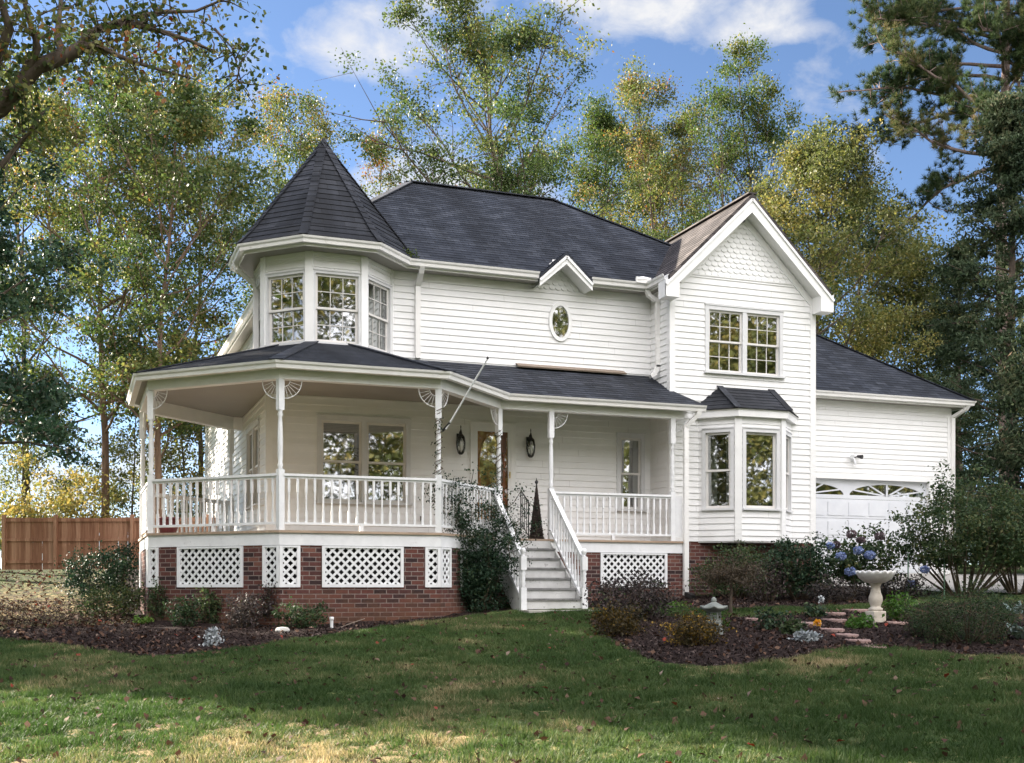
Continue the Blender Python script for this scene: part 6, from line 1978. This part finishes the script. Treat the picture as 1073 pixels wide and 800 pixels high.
bx = np.repeat(gx, per) + rng.normal(0, .018, N * per); by = np.repeat(gy, per) + rng.normal(0, .018, N * per); bz = np.repeat(zz_, per)
hgt = rng.uniform(.02, .055, N * per) * (.4 + 1.5 * np.repeat(vnoise(gx, gy, .22, 5), per)); ang = rng.uniform(0, 2 * PI, N * per)
lean = rng.normal(0, .03, (N * per, 2))
w = rng.uniform(.0035, .008, N * per)
b0 = np.stack([bx - np.cos(ang) * w, by - np.sin(ang) * w, bz - .005], 1); b1 = np.stack([bx + np.cos(ang) * w, by + np.sin(ang) * w, bz - .005], 1)
b2 = np.stack([bx + lean[:, 0], by + lean[:, 1], bz + hgt], 1)
# coarser tufts standing above the mown blades
ti = rng.choice(N, 3200, replace=False); tk = 16
tx, ty, tz = np.repeat(gx[ti], tk) + rng.normal(0, .022, 3200 * tk), np.repeat(gy[ti], tk) + rng.normal(0, .022, 3200 * tk), np.repeat(zz_[ti], tk)
ta = rng.uniform(0, 2 * PI, 3200 * tk); tw_ = rng.uniform(.003, .006, 3200 * tk); thh = rng.uniform(.03, .062, 3200 * tk); tl = rng.normal(0, .035, (3200 * tk, 2))
t0 = np.stack([tx - np.cos(ta) * tw_, ty - np.sin(ta) * tw_, tz - .005], 1); t1_ = np.stack([tx + np.cos(ta) * tw_, ty + np.sin(ta) * tw_, tz - .005], 1); t2_ = np.stack([tx + tl[:, 0], ty + tl[:, 1], tz + thh], 1)
ttn = np.clip(np.repeat(rng.uniform(.05, .75, 3200), tk) + rng.normal(0, .1, 3200 * tk), 0, 1)
tn = np.clip((np.repeat(pn, per) - .5) * 1.9 + .32 + .42 * np.repeat(sun_and_straw(gx, gy), per) + rng.normal(0, .16, N * per), 0, 1)
tag(np_mesh('grass', np.concatenate([np.stack([b0, b1, b2], 1), np.stack([t0, t1_, t2_], 1)]).reshape(-1, 3), 3, L['grass'], None, np.concatenate([tn, ttn])), kind='stuff')

def litter(name, n, size, mats, near, far, cond, lift, tsd, tint, seed, aspect=.7):
    global rng
    x, y = spots(n, near, far)
    ok = cond(x, y); x, y = x[ok], y[ok]
    Pp = np.stack([x, y, vgz(x, y) + lift + lumps(x, y, np.clip(mask_beds(x, y) / .35 * .5 + .5, 0, 1))], 1); r = np.random.default_rng(seed)
    o = leaves(name, Pp, r.uniform(.5, 1.3, len(x)) * size, mats, r, None, aspect, 0, tint, tsd, .5, 3.0)
    return tag(o, kind='stuff')
free = lambda x, y: ~((y > 18.9) & (x > 1.15) & (x < 7.4) | (y > 20.6) & (x > 7) | ((x - 4.4) ** 2 + (y - 22.2) ** 2 < 3.45 ** 2) | ((x > SX0 - .1) & (x < SX1 + .15) & (y > y_bot - .55)))
litter('fallen_leaves', 2600, .07, L['litter'], 7, 21, lambda x, y: free(x, y) & (mask_beds(x, y) < .1), .035, .28, .40, 401)
litter('bark_chips', 90000, .055, L['chips'], 10, 24, lambda x, y: free(x, y) & (mask_beds(x, y) > -.09), .035, .27, .48, 402, .45)
litter('leaf_litter', 14000, .085, L['litter'], 12, 34, lambda x, y: free(x, y) & (mask_beds(x, y) > -.1) & ((x < 2) | (np.random.default_rng(1).uniform(0, 1, len(x)) < .40)), .05, .25, .45, 403)

# ================================================================== CAMERA, SUN, SKY
cam = bpy.data.cameras.new('camera'); co = bpy.data.objects.new('camera', cam); COL.objects.link(co)
co.location = (0, 0, EYE); co.rotation_euler = (R(90), 0, -TH)
cam.sensor_width = 36; cam.lens = FPX / 1073 * 36; cam.shift_y = (V0 - 400) / 1073; cam.clip_end = 3000
SC.camera = co
SUN_AZ, SUN_EL = R(-40), R(24)        # azimuth measured from +y towards +x
sd_ = Vector((math.sin(SUN_AZ) * math.cos(SUN_EL), math.cos(SUN_AZ) * math.cos(SUN_EL), math.sin(SUN_EL)))
sun = bpy.data.lights.new('sun', 'SUN'); sun.energy = 5.0; sun.angle = R(.53); sun.color = (1, .90, .76)
so_ = bpy.data.objects.new('sun', sun); COL.objects.link(so_); so_.rotation_euler = (-sd_).to_track_quat('-Z', 'Y').to_euler(); so_.location = (-30, 40, 40)

wd = bpy.data.worlds.new('World'); SC.world = wd; wd.use_nodes = True
nt = wd.node_tree; bg = nt.nodes['Background']
sky = nt.nodes.new('ShaderNodeTexSky'); sky.sky_type = 'NISHITA'; sky.sun_disc = False
sky.sun_elevation = SUN_EL; sky.sun_rotation = SUN_AZ; sky.altitude = 600; sky.air_density = .66; sky.dust_density = .2; sky.ozone_density = 2.0
dirv = coord(nt, 'Generated')
def blob(u, v, ru, rv, wgt=.40):
    """soft elongated patch of sky round a direction"""
    r = Vector(ray(u, v)).normalized(); side = Vector((r.y, -r.x, 0)).normalized(); up = side.cross(r)
    sub = node(nt, 'ShaderNodeVectorMath', operation='SUBTRACT'); nt.links.new(dirv, sub.inputs[0]); sub.inputs[1].default_value = r
    outs = []
    for ax, rad in ((side, ru / FPX), (up, rv / FPX)):
        dp = node(nt, 'ShaderNodeVectorMath', operation='DOT_PRODUCT'); nt.links.new(sub.outputs[0], dp.inputs[0]); dp.inputs[1].default_value = ax / rad
        sq = node(nt, 'ShaderNodeMath', operation='POWER'); nt.links.new(dp.outputs['Value'], sq.inputs[0]); sq.inputs[1].default_value = 2
        ab = node(nt, 'ShaderNodeMath', operation='MULTIPLY'); nt.links.new(dp.outputs['Value'], ab.inputs[0]); nt.links.new(dp.outputs['Value'], ab.inputs[1])
        outs.append(ab.outputs[0])
    ad = node(nt, 'ShaderNodeMath', operation='ADD'); nt.links.new(outs[0], ad.inputs[0]); nt.links.new(outs[1], ad.inputs[1])
    mr = node(nt, 'ShaderNodeMapRange'); nt.links.new(ad.outputs[0], mr.inputs[0]); mr.inputs[1].default_value = 0; mr.inputs[2].default_value = 1.6; mr.inputs[3].default_value = wgt; mr.inputs[4].default_value = 0
    return mr.outputs[0]
tot = None
for bl_ in [(400, 44, 78, 36, .56), (690, 6, 90, 26, .46), (800, 18, 60, 24, .42), (470, -5, 60, 25, .4), (600, -14, 110, 26), (455, 215, 110, 50), (60, 520, 160, 60)]:
    b_ = blob(*bl_)
    if tot is None: tot = b_
    else:
        mx = node(nt, 'ShaderNodeMath', operation='MAXIMUM'); nt.links.new(tot, mx.inputs[0]); nt.links.new(b_, mx.inputs[1]); tot = mx.outputs[0]
# unseen bright cloud bank added behind the viewer as fill light on the facade
sep = nt.nodes.new('ShaderNodeSeparateXYZ'); nt.links.new(dirv, sep.inputs[0])
mb_ = node(nt, 'ShaderNodeMapRange'); nt.links.new(sep.outputs[1], mb_.inputs[0]); mb_.inputs[1].default_value = .25; mb_.inputs[2].default_value = -.35; mb_.inputs[3].default_value = 0; mb_.inputs[4].default_value = .50
mx = node(nt, 'ShaderNodeMath', operation='MAXIMUM'); nt.links.new(tot, mx.inputs[0]); nt.links.new(mb_.outputs[0], mx.inputs[1]); tot = mx.outputs[0]
cn = noise(nt, mapping(nt, dirv, (1, 1, 1.5)), 9.0, 8, .55, .25)
cn2 = noise(nt, mapping(nt, dirv, (1, 1, 1.6), (.3, .5, .2)), 22.0, 8, .6, .4)
cm = node(nt, 'ShaderNodeMath', operation='MULTIPLY_ADD'); nt.links.new(cn, cm.inputs[0]); cm.inputs[1].default_value = 1.0; cm.inputs[2].default_value = -.38
cm2 = node(nt, 'ShaderNodeMath', operation='MULTIPLY_ADD'); nt.links.new(cn2, cm2.inputs[0]); cm2.inputs[1].default_value = .75; nt.links.new(cm.outputs[0], cm2.inputs[2])
ad = node(nt, 'ShaderNodeMath', operation='ADD'); nt.links.new(tot, ad.inputs[0]); nt.links.new(cm2.outputs[0], ad.inputs[1])
cf = ramp(nt, ad.outputs[0], [(.60, (0, 0, 0)), (.80, (.45, .45, .45)), (1.0, (.95, .95, .95))])
SKY_S = .05
fb_ = node(nt, 'ShaderNodeMapRange'); nt.links.new(sep.outputs[1], fb_.inputs[0]); fb_.inputs[1].default_value = .2; fb_.inputs[2].default_value = -.3
cloud = mixc(nt, fb_.outputs[0], (3.8, 3.8, 3.85), (20.0, 19.3, 19.6))
col = mixc(nt, cf.outputs[0], sky.outputs[0], cloud)
nt.links.new(col, bg.inputs['Color']); bg.inputs['Strength'].default_value = SKY_S

vs = SC.view_settings
SC.display_settings.display_device = 'sRGB'
vs.view_transform = 'Standard'; vs.look = 'None'; vs.gamma = 1; vs.use_curve_mapping = False; vs.exposure = 2.3
cy = SC.cycles
cy.use_denoising = True; cy.max_bounces = 8; cy.transparent_max_bounces = 12; cy.diffuse_bounces = 6
